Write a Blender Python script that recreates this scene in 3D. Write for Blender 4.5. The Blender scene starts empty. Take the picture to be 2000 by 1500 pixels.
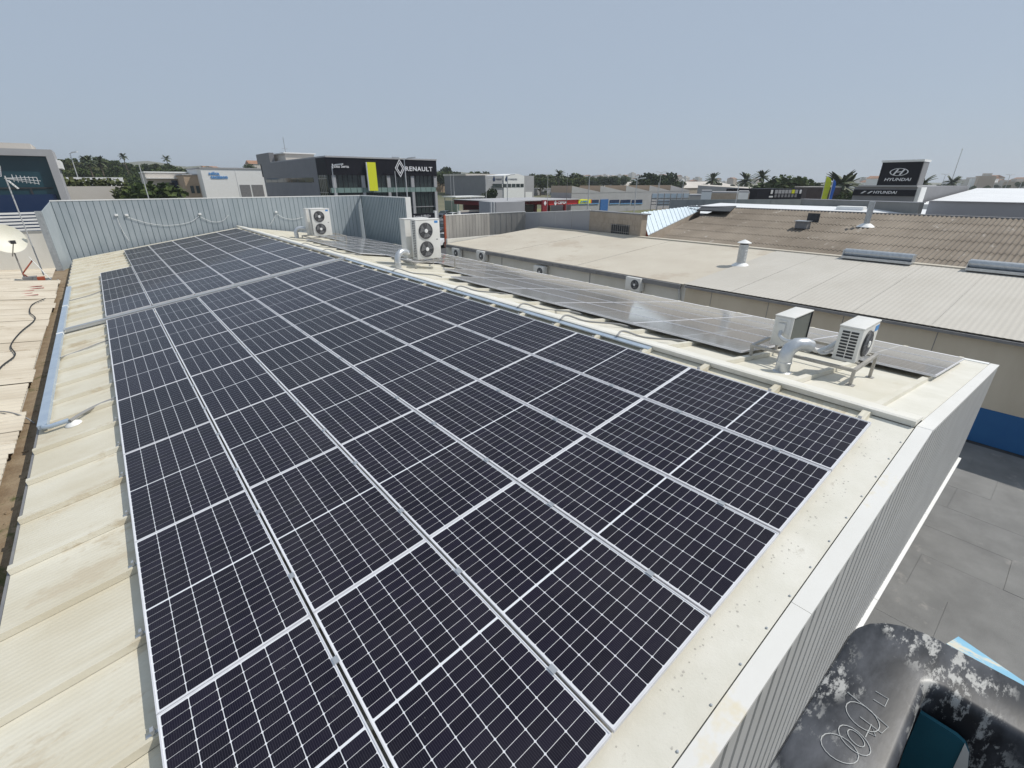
import bpy, bmesh, math, random
from mathutils import Vector, Matrix
random.seed(7)
R = math.radians
scene = bpy.context.scene
col = scene.collection
# ------------------------------------------------------------------ camera, sky, sun, exposure
CAM = Vector((0.5595, -0.9240, 3.2346))
RIGHT = Vector((0.76853, -0.63982, -0.00058)); DOWN = Vector((-0.25359, -0.30377, -0.91838)); FWD = Vector((0.58742, 0.70595, -0.39571))
FPX = 912.2
cam = bpy.data.cameras.new('camera'); cam.sensor_width = 36; cam.lens = 36 * FPX / 2000
cam.clip_start = 0.05; cam.clip_end = 20000
camo = bpy.data.objects.new('camera', cam); col.objects.link(camo)
camo.matrix_world = Matrix.Translation(CAM) @ Matrix((RIGHT, -DOWN, -FWD)).transposed().to_4x4()
scene.camera = camo
SUN = Vector((0.66, -0.42, 1.0)).normalized()            # towards the sun
world = bpy.data.worlds.new('World'); scene.world = world; world.use_nodes = True
wn = world.node_tree.nodes; sky = wn.new('ShaderNodeTexSky'); sky.sky_type = 'NISHITA'; sky.sun_disc = False
sky.sun_elevation = math.asin(SUN.z); sky.sun_rotation = math.atan2(SUN.x, SUN.y)
sky.air_density = 1.0; sky.dust_density = 0.6; sky.ozone_density = 1.0; sky.altitude = 20
hz = wn.new('ShaderNodeMix'); hz.data_type = 'RGBA'; hz.inputs[0].default_value = 0.88          # thin even haze over the whole sky
hz.inputs[7].default_value = (4.08, 4.86, 5.95, 1); world.node_tree.links.new(sky.outputs[0], hz.inputs[6])
world.node_tree.links.new(hz.outputs[2], wn['Background'].inputs[0]); wn['Background'].inputs[1].default_value = 0.1
sl = bpy.data.lights.new('sun', 'SUN'); sl.energy = 3.6; sl.angle = R(0.53); sl.color = (1.0, 0.955, 0.88)
so = bpy.data.objects.new('sun', sl); col.objects.link(so); so.rotation_euler = SUN.to_track_quat('Z', 'Y').to_euler(); so.location = (10, -10, 60)
scene.view_settings.view_transform = 'Standard'; scene.view_settings.look = 'None'
scene.view_settings.exposure = 0.0; scene.view_settings.gamma = 1.0
# ------------------------------------------------------------------ helpers
def ray(px, py): return RIGHT * ((px - 1000) / FPX) + DOWN * ((py - 750) / FPX) + FWD
def at_x(px, py, X): d = ray(px, py); return CAM + d * ((X - CAM.x) / d.x)
def at_y(px, py, Y): d = ray(px, py); return CAM + d * ((Y - CAM.y) / d.y)
def at_z(px, py, Z): d = ray(px, py); return CAM + d * ((Z - CAM.z) / d.z)
def at_r(px, py, r):
    d = ray(px, py); return CAM + d * (r / math.hypot(d.x, d.y))
AL = R(8.3); CA, SA = math.cos(AL), math.sin(AL)
GZ = -3.7

def mat(name, c, c2=None, scale=4.0, rough=0.6, metal=0.0, bump=0.0, bscale=30.0, stretch=(1, 1, 1), coat=0.0, spec=0.5, lo=0.35, hi=0.65, detail=5, emit=None, dirt=None):
    m = bpy.data.materials.new(name); m.use_nodes = True; nt = m.node_tree; n = nt.nodes; l = nt.links
    b = n['Principled BSDF']; b.inputs['Roughness'].default_value = rough; b.inputs['Metallic'].default_value = metal
    b.inputs['Specular IOR Level'].default_value = spec; b.inputs['Coat Weight'].default_value = coat; b.inputs['Coat Roughness'].default_value = 0.04
    b.inputs['Base Color'].default_value = (*c, 1)
    if c2 or bump:
        tc = n.new('ShaderNodeNewGeometry'); mp = n.new('ShaderNodeMapping'); mp.inputs['Scale'].default_value = stretch   # scene position: no two sheets stain alike
        l.new(tc.outputs['Position'], mp.inputs[0])
    out = None
    if c2:
        nz = n.new('ShaderNodeTexNoise'); nz.inputs['Scale'].default_value = scale; nz.inputs['Detail'].default_value = detail; nz.inputs['Roughness'].default_value = 0.65
        rp = n.new('ShaderNodeValToRGB'); rp.color_ramp.elements[0].color = (*c, 1); rp.color_ramp.elements[1].color = (*c2, 1)
        rp.color_ramp.elements[0].position = lo; rp.color_ramp.elements[1].position = hi
        l.new(mp.outputs[0], nz.inputs[0]); l.new(nz.outputs['Fac'], rp.inputs[0]); out = rp.outputs[0]
        if dirt:                                                   # (colour, scale, threshold): spots of their own shape
            n2 = n.new('ShaderNodeTexNoise'); n2.inputs['Scale'].default_value = dirt[1]; n2.inputs['Detail'].default_value = 6; n2.inputs['Roughness'].default_value = 0.75
            r2 = n.new('ShaderNodeValToRGB'); r2.color_ramp.elements[0].position = dirt[2]; r2.color_ramp.elements[1].position = dirt[2] + 0.07
            mx = n.new('ShaderNodeMix'); mx.data_type = 'RGBA'; l.new(mp.outputs[0], n2.inputs[0]); l.new(n2.outputs['Fac'], r2.inputs[0])
            l.new(r2.outputs[0], mx.inputs[0]); l.new(out, mx.inputs[6]); mx.inputs[7].default_value = (*dirt[0], 1); out = mx.outputs[2]
        l.new(out, b.inputs['Base Color'])
    if bump:
        nb = n.new('ShaderNodeTexNoise'); nb.inputs['Scale'].default_value = bscale; nb.inputs['Detail'].default_value = 4
        bp = n.new('ShaderNodeBump'); bp.inputs['Strength'].default_value = bump; bp.inputs['Distance'].default_value = 0.02
        l.new(mp.outputs[0], nb.inputs[0]); l.new(nb.outputs['Fac'], bp.inputs['Height']); l.new(bp.outputs[0], b.inputs['Normal'])
    if emit: b.inputs['Emission Color'].default_value = (*emit, 1)
    return m

def lines_mat(m, axis, pitch, width, colr, strength=1.0, bump=0.0):
    """fine printed/pressed lines every `pitch` metres along an object axis"""
    nt = m.node_tree; n = nt.nodes; l = nt.links; b = n['Principled BSDF']
    tc = n.new('ShaderNodeTexCoord'); sp = n.new('ShaderNodeSeparateXYZ'); l.new(tc.outputs['Object'], sp.inputs[0])
    a = n.new('ShaderNodeMath'); a.operation = 'MULTIPLY'; a.inputs[1].default_value = 1 / pitch; l.new(sp.outputs[axis], a.inputs[0])
    f = n.new('ShaderNodeMath'); f.operation = 'FRACT'; l.new(a.outputs[0], f.inputs[0])
    if bump:
        s = n.new('ShaderNodeMath'); s.operation = 'PINGPONG'; s.inputs[1].default_value = 0.5; l.new(f.outputs[0], s.inputs[0])
        bp = n.new('ShaderNodeBump'); bp.inputs['Strength'].default_value = bump; bp.inputs['Distance'].default_value = pitch * 0.25
        l.new(s.outputs[0], bp.inputs['Height']); 
        if b.inputs['Normal'].links: l.new(b.inputs['Normal'].links[0].from_socket, bp.inputs['Normal'])
        l.new(bp.outputs[0], b.inputs['Normal'])
    if width:
        g = n.new('ShaderNodeMath'); g.operation = 'LESS_THAN'; g.inputs[1].default_value = width / pitch; l.new(f.outputs[0], g.inputs[0])
        k = n.new('ShaderNodeMath'); k.operation = 'MULTIPLY'; k.inputs[1].default_value = strength; l.new(g.outputs[0], k.inputs[0])
        mx = n.new('ShaderNodeMix'); mx.data_type = 'RGBA'; l.new(k.outputs[0], mx.inputs[0])
        src = b.inputs['Base Color']
        if src.links: l.new(src.links[0].from_socket, mx.inputs[6])
        else: mx.inputs[6].default_value = src.default_value
        mx.inputs[7].default_value = (*colr, 1); l.new(mx.outputs[2], b.inputs['Base Color'])
    return m

class MB:
    def __init__(s): s.v = []; s.f = []
    def box(s, x0, x1, y0, y1, z0, z1, T=None):
        i = len(s.v); p = [(x, y, z) for z in (z0, z1) for y in (y0, y1) for x in (x0, x1)]
        s.v += [tuple(T @ Vector(q)) for q in p] if T else p
        s.f += [tuple(i + k for k in q) for q in ((0, 2, 3, 1), (4, 5, 7, 6), (0, 1, 5, 4), (2, 6, 7, 3), (0, 4, 6, 2), (1, 3, 7, 5))]; return s
    def poly(s, pts):
        i = len(s.v); s.v += [tuple(p) for p in pts]; s.f.append(tuple(range(i, i + len(pts)))); return s
    def prism(s, pts, d):
        d = Vector(d); i = len(s.v); k = len(pts); s.v += [tuple(p) for p in pts] + [tuple(Vector(p) + d) for p in pts]
        s.f.append(tuple(range(i + k - 1, i - 1, -1))); s.f.append(tuple(range(i + k, i + 2 * k)))
        for j in range(k): q = (j + 1) % k; s.f.append((i + j, i + q, i + k + q, i + k + j))
        return s
    def tube(s, pts, r, n=8, cap=True):
        pts = [Vector(p) for p in pts]; i0 = len(s.v); up = None
        rr = r if isinstance(r, (list, tuple)) else [r] * len(pts)
        for k, p in enumerate(pts):
            d = (pts[min(k + 1, len(pts) - 1)] - pts[max(k - 1, 0)]).normalized()
            if up is None: up = Vector((0, 0, 1)) if abs(d.z) < .9 else Vector((1, 0, 0))
            a = d.cross(up).normalized(); up = a.cross(d).normalized()
            for j in range(n):
                t = 2 * math.pi * j / n; s.v.append(tuple(p + a * (math.cos(t) * rr[k]) + up * (math.sin(t) * rr[k])))
        for k in range(len(pts) - 1):
            for j in range(n):
                q = (j + 1) % n; s.f.append((i0 + k * n + j, i0 + k * n + q, i0 + (k + 1) * n + q, i0 + (k + 1) * n + j))
        if cap:
            s.f.append(tuple(i0 + j for j in range(n))); e = i0 + (len(pts) - 1) * n; s.f.append(tuple(e + n - 1 - j for j in range(n)))
        return s
    def lathe(s, c, prof, n=24, axis='z'):
        i0 = len(s.v); c = Vector(c)
        for (r, h) in prof:
            for j in range(n):
                t = 2 * math.pi * j / n; a, b_ = r * math.cos(t), r * math.sin(t)
                s.v.append(tuple(c + (Vector((a, b_, h)) if axis == 'z' else Vector((a, h, b_)) if axis == 'y' else Vector((h, a, b_)))))
        for k in range(len(prof) - 1):
            for j in range(n):
                q = (j + 1) % n; s.f.append((i0 + k * n + j, i0 + k * n + q, i0 + (k + 1) * n + q, i0 + (k + 1) * n + j))
        s.f.append(tuple(i0 + j for j in range(n))); e = i0 + (len(prof) - 1) * n; s.f.append(tuple(e + n - 1 - j for j in range(n))); return s
    def sheet(s, prof, y0, y1):                                    # open profile [(x,z)] swept along y, single skin
        i = len(s.v); k = len(prof); s.v += [(x, y0, z) for x, z in prof] + [(x, y1, z) for x, z in prof]
        s.f += [(i + j, i + j + 1, i + k + j + 1, i + k + j) for j in range(k - 1)]; return s
    def mesh(s, name):
        me = bpy.data.meshes.new(name); me.from_pydata(s.v, [], s.f); me.validate(); me.update()
        bm = bmesh.new(); bm.from_mesh(me); bmesh.ops.recalc_face_normals(bm, faces=bm.faces); bm.to_mesh(me); bm.free(); return me
    def build(s, name, m, parent=None, smooth=False, world=False, recalc=True):
        if world and parent is not None:
            o = parent.location; s.v = [(a - o.x, b - o.y, c - o.z) for a, b, c in s.v]
        if recalc: me = s.mesh(name)
        else: me = bpy.data.meshes.new(name); me.from_pydata(s.v, [], s.f); me.update()
        return link(name, me, m, parent, smooth)

def link(name, me, m, parent=None, smooth=False, loc=None, rot=None):
    if m is not None and not me.materials: me.materials.append(m)
    if smooth:
        for p in me.polygons: p.use_smooth = True
        try: me.set_sharp_from_angle(angle=R(38))
        except Exception: pass
    o = bpy.data.objects.new(name, me); col.objects.link(o)
    if parent: o.parent = parent
    if loc: o.location = loc
    if rot: o.rotation_euler = rot
    return o
def tag(o, label, cat, group=None):
    o['label'] = label; o['category'] = cat
    if group: o['group'] = group
    return o
def thing(name, label, cat, loc=(0, 0, 0), rot=(0, 0, 0), group=None):
    o = bpy.data.objects.new(name, None); col.objects.link(o); o.location = loc; o.rotation_euler = rot; o.empty_display_size = .2
    return tag(o, label, cat, group)
def struct(o): o['kind'] = 'structure'; return o
def copy_tree(o, parent=None):
    c = o.copy(); col.objects.link(c)
    if parent: c.parent = parent
    for ch in list(o.children): copy_tree(ch, c)
    return c
def bevel(me, w, seg=2):
    bm = bmesh.new(); bm.from_mesh(me); bmesh.ops.remove_doubles(bm, verts=bm.verts, dist=1e-5)
    bmesh.ops.bevel(bm, geom=list(bm.edges) , offset=w, segments=seg, affect='EDGES', profile=.6, clamp_overlap=True); bm.to_mesh(me); bm.free(); return me
def rbox(name, d, m, parent, w=.012, seg=2, loc=None, smooth=True):
    return link(name, bevel(MB().box(*d).mesh(name), w, seg), m, parent, smooth, loc)
def lettering(name, txt, m, parent, origin, ax, up, width, height, depth=.03, shear=0.0, bold=0.0, spacing=1.0):
    """text as a thin solid: lower-left corner at origin, spanning width x height along ax, up (world coordinates)"""
    cu = bpy.data.curves.new(name, 'FONT'); cu.body = txt; cu.extrude = .02; cu.shear = shear; cu.offset = bold; cu.space_character = spacing; cu.resolution_u = 2
    t = bpy.data.objects.new(name, cu); col.objects.link(t)
    me = bpy.data.meshes.new_from_object(t.evaluated_get(bpy.context.evaluated_depsgraph_get())); bpy.data.objects.remove(t); bpy.data.curves.remove(cu)
    xs = [v.co.x for v in me.vertices]; ys = [v.co.y for v in me.vertices]; x0, x1, y0, y1 = min(xs), max(xs), min(ys), max(ys)
    ax = Vector(ax).normalized(); up = Vector(up).normalized(); nn = ax.cross(up); o = Vector(origin) - (parent.location if parent else Vector())
    for v in me.vertices:
        c = v.co; v.co = o + ax * ((c.x - x0) / (x1 - x0) * width) + up * ((c.y - y0) / (y1 - y0) * height) + nn * ((c.z / .04 + .5) * depth)
    me.materials.clear(); return link(name, me, m, parent)
ORD = ['first', 'second', 'third', 'fourth', 'fifth', 'sixth', 'seventh', 'eighth', 'ninth', 'tenth', 'eleventh', 'twelfth', 'thirteenth', 'fourteenth', 'fifteenth', 'sixteenth']

# ------------------------------------------------------------------ materials
M = {}
M['roof'] = mat('cream_roof_paint', (.61, .58, .48), (.69, .66, .575), 1.6, .55, bump=.07, bscale=60, dirt=((.58, .53, .42), 1.3, .60))
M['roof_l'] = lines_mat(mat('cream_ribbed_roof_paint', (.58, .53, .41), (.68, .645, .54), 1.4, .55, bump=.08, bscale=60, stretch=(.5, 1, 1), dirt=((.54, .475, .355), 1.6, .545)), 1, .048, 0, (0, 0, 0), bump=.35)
M['flash'] = mat('front_flashing_paint', (.64, .62, .54), (.72, .70, .63), 2.0, .55, bump=.06, bscale=60, dirt=((.56, .53, .46), 4.0, .62))
M['coping'] = mat('white_coping', (.70, .69, .655), (.75, .74, .71), 1.2, .45, dirt=((.72, .66, .52), .6, .62))
M['ridge'] = mat('ridge_cap_paint', (.68, .66, .58), (.76, .74, .68), 2.2, .5, bump=.2, dirt=((.6, .55, .42), 3.0, .64))
M['fascia'] = mat('fascia_grey', (.47, .465, .45), (.53, .525, .51), 1.5, .5)
M['frame'] = mat('anodised_frame', (.64, .64, .67), (.72, .72, .75), 6, .45, .15)
M['backsheet'] = mat('white_backsheet', (.76, .77, .80), None, rough=.3, coat=1)
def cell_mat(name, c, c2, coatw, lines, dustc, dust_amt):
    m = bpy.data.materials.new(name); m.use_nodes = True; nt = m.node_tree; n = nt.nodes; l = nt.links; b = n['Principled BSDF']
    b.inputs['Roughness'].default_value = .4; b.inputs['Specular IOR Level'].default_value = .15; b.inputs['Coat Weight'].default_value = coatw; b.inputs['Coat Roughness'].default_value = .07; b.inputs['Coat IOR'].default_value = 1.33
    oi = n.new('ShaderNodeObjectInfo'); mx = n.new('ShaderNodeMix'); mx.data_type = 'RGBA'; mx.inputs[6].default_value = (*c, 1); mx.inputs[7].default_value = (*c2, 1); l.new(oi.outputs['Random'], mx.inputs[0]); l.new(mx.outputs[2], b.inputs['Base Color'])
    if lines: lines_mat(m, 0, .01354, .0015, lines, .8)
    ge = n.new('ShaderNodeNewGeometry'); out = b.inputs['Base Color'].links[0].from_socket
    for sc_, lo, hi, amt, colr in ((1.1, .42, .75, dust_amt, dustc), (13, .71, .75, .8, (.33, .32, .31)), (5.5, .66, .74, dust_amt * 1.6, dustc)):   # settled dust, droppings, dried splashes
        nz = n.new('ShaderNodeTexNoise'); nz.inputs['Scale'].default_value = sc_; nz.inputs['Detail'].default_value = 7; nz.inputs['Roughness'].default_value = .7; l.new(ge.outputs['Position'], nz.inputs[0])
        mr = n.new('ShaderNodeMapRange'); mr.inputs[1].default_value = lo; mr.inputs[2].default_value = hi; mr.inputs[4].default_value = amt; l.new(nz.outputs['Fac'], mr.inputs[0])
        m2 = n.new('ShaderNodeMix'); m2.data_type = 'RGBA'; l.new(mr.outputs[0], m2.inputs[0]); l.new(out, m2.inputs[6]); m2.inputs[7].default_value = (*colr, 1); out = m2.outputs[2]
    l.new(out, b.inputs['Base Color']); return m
M['cell'] = cell_mat('solar_cell', (.0040, .0029, .0090), (.0090, .0068, .0175), .40, (.055, .05, .066), (.14, .13, .13), .10)
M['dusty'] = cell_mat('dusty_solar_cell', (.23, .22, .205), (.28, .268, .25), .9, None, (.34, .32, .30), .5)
M['galv'] = mat('galvanised_steel', (.44, .46, .475), (.56, .58, .595), 9, .35, .6)
M['tray'] = mat('pale_blue_tray', (.38, .46, .56), (.45, .53, .62), 5, .4, .3)
M['rail'] = mat('aluminium_rail', (.55, .56, .57), None, rough=.35, metal=.7)
M['ac'] = mat('ac_white_enamel', (.70, .69, .65), (.75, .74, .71), 3, .42)
M['ac_dark'] = mat('ac_shadow_plastic', (.035, .036, .04), None, rough=.6)
M['ac_fan'] = mat('ac_fan_grille', (.13, .13, .14), (.17, .17, .18), 20, .5)
M['ac_coil'] = mat('ac_coil_fins', (.13, .145, .13), (.18, .19, .175), 40, .5, .3, stretch=(1, 1, 8))
M['blue_tag'] = mat('blue_label', (.08, .28, .62), None, rough=.5)
M['steel_leg'] = mat('dull_steel', (.34, .33, .31), (.45, .43, .40), 10, .5, .4)
M['foil'] = mat('white_insulation', (.66, .66, .65), (.78, .78, .77), 25, .5, bump=.6, bscale=40)
M['cable'] = mat('grey_conduit', (.25, .25, .25), None, rough=.6)
M['black'] = mat('black_rubber', (.02, .02, .02), None, rough=.6)
M['screen'] = mat('galvanised_cladding', (.36, .41, .44), (.44, .485, .515), 1.3, .5, .25, stretch=(1, 1, .35))
M['seam'] = mat('cladding_seam', (.17, .23, .25), None, rough=.6)
M['white'] = mat('white_paint', (.82, .82, .81), (.78, .78, .76), 2, .5)
M['yard'] = mat('grey_bitumen_slab', (.165, .165, .162), (.225, .225, .22), 1.1, .85, bump=.4, bscale=80, dirt=((.28, .27, .255), .8, .60))
M['tanwall'] = mat('tan_wall', (.54, .47, .365), (.61, .54, .43), .9, .8, stretch=(1, 1, .3), dirt=((.38, .30, .20), .5, .63))
M['whitewall'] = mat('offwhite_wall', (.62, .60, .54), (.70, .68, .63), .8, .8, stretch=(1, 1, .4))
M['blue'] = mat('blue_dado', (.014, .10, .27), (.02, .12, .30), 1, .6)
M['gutter'] = mat('gutter_grey', (.17, .17, .18), (.23, .225, .22), 3, .5)
M['beige'] = mat('beige_roof_coating', (.49, .44, .36), (.55, .505, .42), .35, .75, dirt=((.45, .39, .31), .25, .56))
M['palegrey'] = mat('pale_grey_roof_sheet', (.465, .435, .38), (.52, .49, .435), .5, .65, stretch=(.4, 1, 1))
M['brown'] = mat('fibre_cement', (.17, .14, .108), (.265, .225, .18), .35, .9, stretch=(.5, 1, 1), dirt=((.36, .33, .29), 1.6, .60))
M['bw_roof'] = mat('bluish_white_sheet', (.60, .70, .76), (.68, .76, .81), 1, .45)
M['cream2'] = mat('cream_fibre_sheet', (.50, .435, .34), (.62, .56, .46), 1.1, .8, stretch=(.4, 1.4, 1), dirt=((.40, .33, .24), 1.8, .585))
M['mud'] = mat('gutter_mud', (.20, .14, .085), (.30, .23, .15), 3, .95, bump=.8, bscale=20, dirt=((.10, .10, .035), 1.2, .56))
M['redpaint'] = mat('faded_red_paint', (.36, .09, .08), (.50, .2, .17), 9, .8)
M['galvpipe'] = mat('galvanised_duct', (.50, .52, .54), (.62, .64, .66), 7, .32, .55)
M['grey1'] = mat('mid_grey_wall', (.20, .20, .21), (.225, .225, .235), .4, .7)
M['grey2'] = mat('light_grey_wall', (.36, .36, .37), (.40, .40, .41), .4, .7)
M['darkwall'] = mat('dark_grey_wall', (.17, .17, .165), (.21, .21, .20), .5, .8)
M['bigwall'] = mat('render_grey_wall', (.33, .33, .345), (.37, .37, .38), .3, .8)
M['fencewall'] = mat('stained_concrete_fence', (.27, .29, .28), (.35, .36, .345), .8, .85, stretch=(1, 1, .5), dirt=((.17, .18, .18), 1.0, .64))
M['corrfence'] = mat('weathered_sheet_fence', (.26, .25, .235), (.36, .345, .32), .9, .7, .15, stretch=(1, 1, .25))
M['blacksign'] = mat('black_sign_panel', (.008, .008, .014), (.012, .012, .018), .3, .6, spec=.15)
M['signwhite'] = mat('sign_white', (.80, .80, .82), None, rough=.5)
M['signyellow'] = mat('sign_yellow', (.72, .74, .02), None, rough=.5)
M['glassdark'] = mat('dark_glazing', (.02, .03, .032), (.035, .05, .05), .5, .08, spec=.5)
M['glassgreen'] = mat('green_spandrel_glass', (.20, .28, .26), None, rough=.15)
M['glassblue'] = mat('blue_tinted_glass', (.012, .045, .062), (.018, .06, .08), .2, .12)
M['red'] = mat('station_red', (.55, .02, .02), None, rough=.45)
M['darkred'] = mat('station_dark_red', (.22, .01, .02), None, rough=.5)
M['tan'] = mat('tan_block', (.36, .27, .19), (.43, .33, .24), .8, .85)
M['tanblock'] = mat('painted_block_wall', (.33, .275, .215), (.39, .33, .27), 1.2, .85)
M['bluetrim'] = mat('sky_blue_trim', (.12, .28, .50), None, rough=.5)
M['navy'] = mat('navy_glass', (.012, .03, .085), None, rough=.2)
M['roofwhite'] = mat('white_membrane_roof', (.70, .71, .72), (.76, .77, .78), .3, .6)
M['leaf'] = mat('foliage_mid', (.045, .07, .022), (.085, .11, .035), .6, .8, spec=.15)
M['leaf2'] = mat('foliage_dark', (.028, .045, .018), (.055, .075, .028), .6, .8, spec=.15)
M['leaf3'] = mat('foliage_olive', (.07, .085, .035), (.12, .13, .055), .5, .8, spec=.15)
M['palm'] = mat('palm_leaf', (.04, .06, .025), (.08, .095, .04), 1, .7)
M['bark'] = mat('bark', (.12, .09, .06), (.18, .14, .10), 6, .9)
M['ground'] = mat('dry_ground', (.20, .17, .125), (.28, .25, .19), .03, .95, dirt=((.13, .14, .06), .02, .52))
M['asphalt'] = mat('asphalt', (.05, .05, .052), (.075, .075, .076), .4, .9)
M['grass'] = mat('verge_grass', (.13, .15, .04), (.23, .21, .08), .3, .95)
M['hill'] = mat('scrub_hill', (.09, .10, .05), (.19, .17, .11), .02, .95, detail=8)
M['car_w'] = mat('white_car_paint', (.72, .73, .74), None, rough=.25, coat=1)
M['car_d'] = mat('dark_car_paint', (.03, .035, .045), None, rough=.25, coat=1)
M['car_s'] = mat('silver_car_paint', (.35, .37, .39), None, rough=.3, metal=.4, coat=1)
M['tyre'] = mat('tyre', (.02, .02, .02), None, rough=.85)
M['rim'] = mat('rim', (.45, .45, .46), None, rough=.3, metal=.8)
M['lamp_l'] = mat('headlamp_glass', (.7, .7, .7), None, rough=.1)
M['lamp_r'] = mat('tail_lamp', (.4, .01, .01), None, rough=.2)
M['pole'] = mat('galvanised_pole', (.52, .53, .53), (.60, .60, .60), 2, .5, .2)
M['flagy'] = mat('yellow_flag', (.62, .68, .02), (.50, .58, .05), 2, .7)
M['flagb'] = mat('blue_flag', (.02, .12, .50), None, rough=.7)
M['house'] = mat('pale_house', (.50, .46, .41), (.60, .56, .51), .05, .8)
M['house2'] = mat('ochre_house', (.42, .33, .25), (.48, .39, .30), .05, .8)
M['tile'] = mat('terracotta', (.28, .14, .08), (.36, .20, .12), .4, .85)
M['dish'] = mat('cream_dish', (.68, .66, .55), (.73, .71, .62), 2, .5)
M['rust'] = mat('red_lead_steel', (.40, .08, .03), (.28, .07, .04), 5, .7)
M['bucket'] = mat('black_grp_bucket', (.016, .017, .020), (.085, .088, .098), 4, .42, bump=.012, bscale=40, stretch=(1, 2.4, 1), dirt=((.40, .395, .375), 13.0, .515), lo=.42, hi=.70)
nt = M['bucket'].node_tree; mixes = [x for x in nt.nodes if x.type == 'MIX'][0]; fac = mixes.inputs[0].links[0].from_socket          # scuffs gather in patches
big = nt.nodes.new('ShaderNodeTexNoise'); big.inputs['Scale'].default_value = 2.6; big.inputs['Detail'].default_value = 2; mr = nt.nodes.new('ShaderNodeMapRange'); mr.inputs[1].default_value = .40; mr.inputs[2].default_value = .48
tcn = [x for x in nt.nodes if x.type == 'NEW_GEOMETRY'][0]; nt.links.new(tcn.outputs['Position'], big.inputs[0]); nt.links.new(big.outputs['Fac'], mr.inputs[0]); mu = nt.nodes.new('ShaderNodeMath'); mu.operation = 'MULTIPLY'; nt.links.new(fac, mu.inputs[0]); nt.links.new(mr.outputs[0], mu.inputs[1]); nt.links.new(mu.outputs[0], mixes.inputs[0])
M['teal'] = mat('teal_cutout_view', (.012, .10, .14), (.018, .125, .165), 2, .6, dirt=((.4, .4, .38), 2.4, .7))  # teal seen through the cut-out in the bucket wall
M['bluewood'] = mat('peeling_blue_board', (.20, .45, .62), (.27, .52, .68), 4, .7, stretch=(3, 1, 1), dirt=((.62, .60, .50), 4.0, .54))
M['scratch'] = mat('pale_scratch', (.5, .5, .48), None, rough=.8)
M['cargo'] = mat('antenna_alu', (.68, .68, .68), None, rough=.4, metal=.4)

# ------------------------------------------------------------------ ground and yard
g = MB(); N = 40
for i in range(N + 1):
    for j in range(N + 1):
        g.v.append((-6000 + 12000 * i / N, -2000 + 12000 * j / N, GZ - .03))
for i in range(N):
    for j in range(N): a = i * (N + 1) + j; g.f.append((a, a + N + 1, a + N + 2, a + 1))
struct(g.build('ground', M['ground']))
struct(MB().poly([(-2, -14, GZ - .02), (60, -14, GZ - .02), (60, 112, GZ - .02), (-2, 112, GZ - .02)]).build('road', M['asphalt']))
struct(MB().poly([(60, 88, GZ - .016), (120, 88, GZ - .016), (120, 112, GZ - .016), (54, 112, GZ - .016)]).build('verge', M['grass']))
yard = struct(MB().box(3, 18.3, -9, 1.2, GZ - .2, GZ - .012).build('yard', M['yard']))
slab_mesh = {}
for k in range(14):
    x0 = 3.62 + 1.15 * k; y = 1.15 if k > 9 else -.1
    if x0 + 1.14 > 18.4: break
    rnd = random.Random(k * 5 + 1); y = 1.1
    while y > -8:
        L = rnd.choice((1.7, 2.3, 2.9, 3.4)); key = L
        if key not in slab_mesh:
            slab_mesh[key] = MB().box(.002, 1.148, -L + .002, -.002, -.012, .0).mesh('slab'); slab_mesh[key].materials.append(M['yard'])
        o = link('slab', slab_mesh[key], None, yard, loc=(x0, y, GZ + rnd.uniform(-.002, .004))); y -= L

# ------------------------------------------------------------------ our warehouse
wh = thing('warehouse', 'cream metal roofed warehouse carrying the solar panels', 'building', (0, 0, 0))
RB = 2.03; RP = .95; RO = -.12                                           # rib position, pitch, roof level below panel tops
RX, RZ = 6.70 * CA, 6.70 * SA - .0                                       # ridge
EAV = -1.02
def roof_sheet(w, L, m):
    b = MB(); h = .06
    prof = [(0, 0), (.0, .004), (.012, h), (.088, h), (.10, .004), (.104, 0), (w, 0)]
    n_ = len(prof)
    for (y, z) in prof: b.v.append((0, y, z))
    for (y, z) in prof: b.v.append((L, y, z))
    for (y, z) in prof: b.v.append((0, y, z - .035))
    b.f += [(j, j + 1, n_ + j + 1, n_ + j) for j in range(n_ - 1)] + [(j, j + 1, 2 * n_ + j + 1, 2 * n_ + j) for j in range(n_ - 1)]
    return b.mesh('roof_sheet')
LS = 6.69 - EAV
me_l = roof_sheet(RP - .003, LS, M['roof_l']); me_l.materials.append(M['roof_l'])
me_r = roof_sheet(RP - .003, 7.22, M['roof']); me_r.materials.append(M['roof'])
for k in range(-2, 32):
    u = RB + RP * k - .05
    if u + RP > 32.2: break
    o = link('roof_sheet', me_l, None, wh, loc=(EAV * CA - RO * -SA * -1, u, EAV * SA + RO * CA), rot=(0, -AL, 0))
    o.location = (EAV * CA - RO * SA, u, EAV * SA + RO * CA)
    o = link('roof_sheet', me_r, None, wh, rot=(0, AL, 0)); o.location = (RX + RO * SA, u, RZ + RO * CA)
# ridge cap: a raised folded strip, its left edge a small step
def strip(name, pts, m, parent, y0, y1):                                  # closed cross-section [(x,z)] swept along y
    return MB().prism([(x, y0, z) for x, z in pts], (0, y1 - y0, 0)).build(name, m, parent)
def lp(v, n): return (v * CA - n * SA, v * SA + n * CA)                   # left slope (v, n) -> (x, z)
def rp(w, n): return (RX + w * CA + n * SA, RZ - w * SA + n * CA)         # right slope (w from ridge, n) -> (x, z)
yy = -.30
for y1 in (5.2, 10.6, 16.1, 21.5, 26.9, 31.7):
    strip('ridge_cap', [lp(6.66, -.10), lp(6.66, -.035), (RX, RZ - .028), rp(.40, -.06), rp(.40, -.075), (RX, RZ - .11)], M['ridge'], wh, yy, y1 - .004); yy = y1
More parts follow.
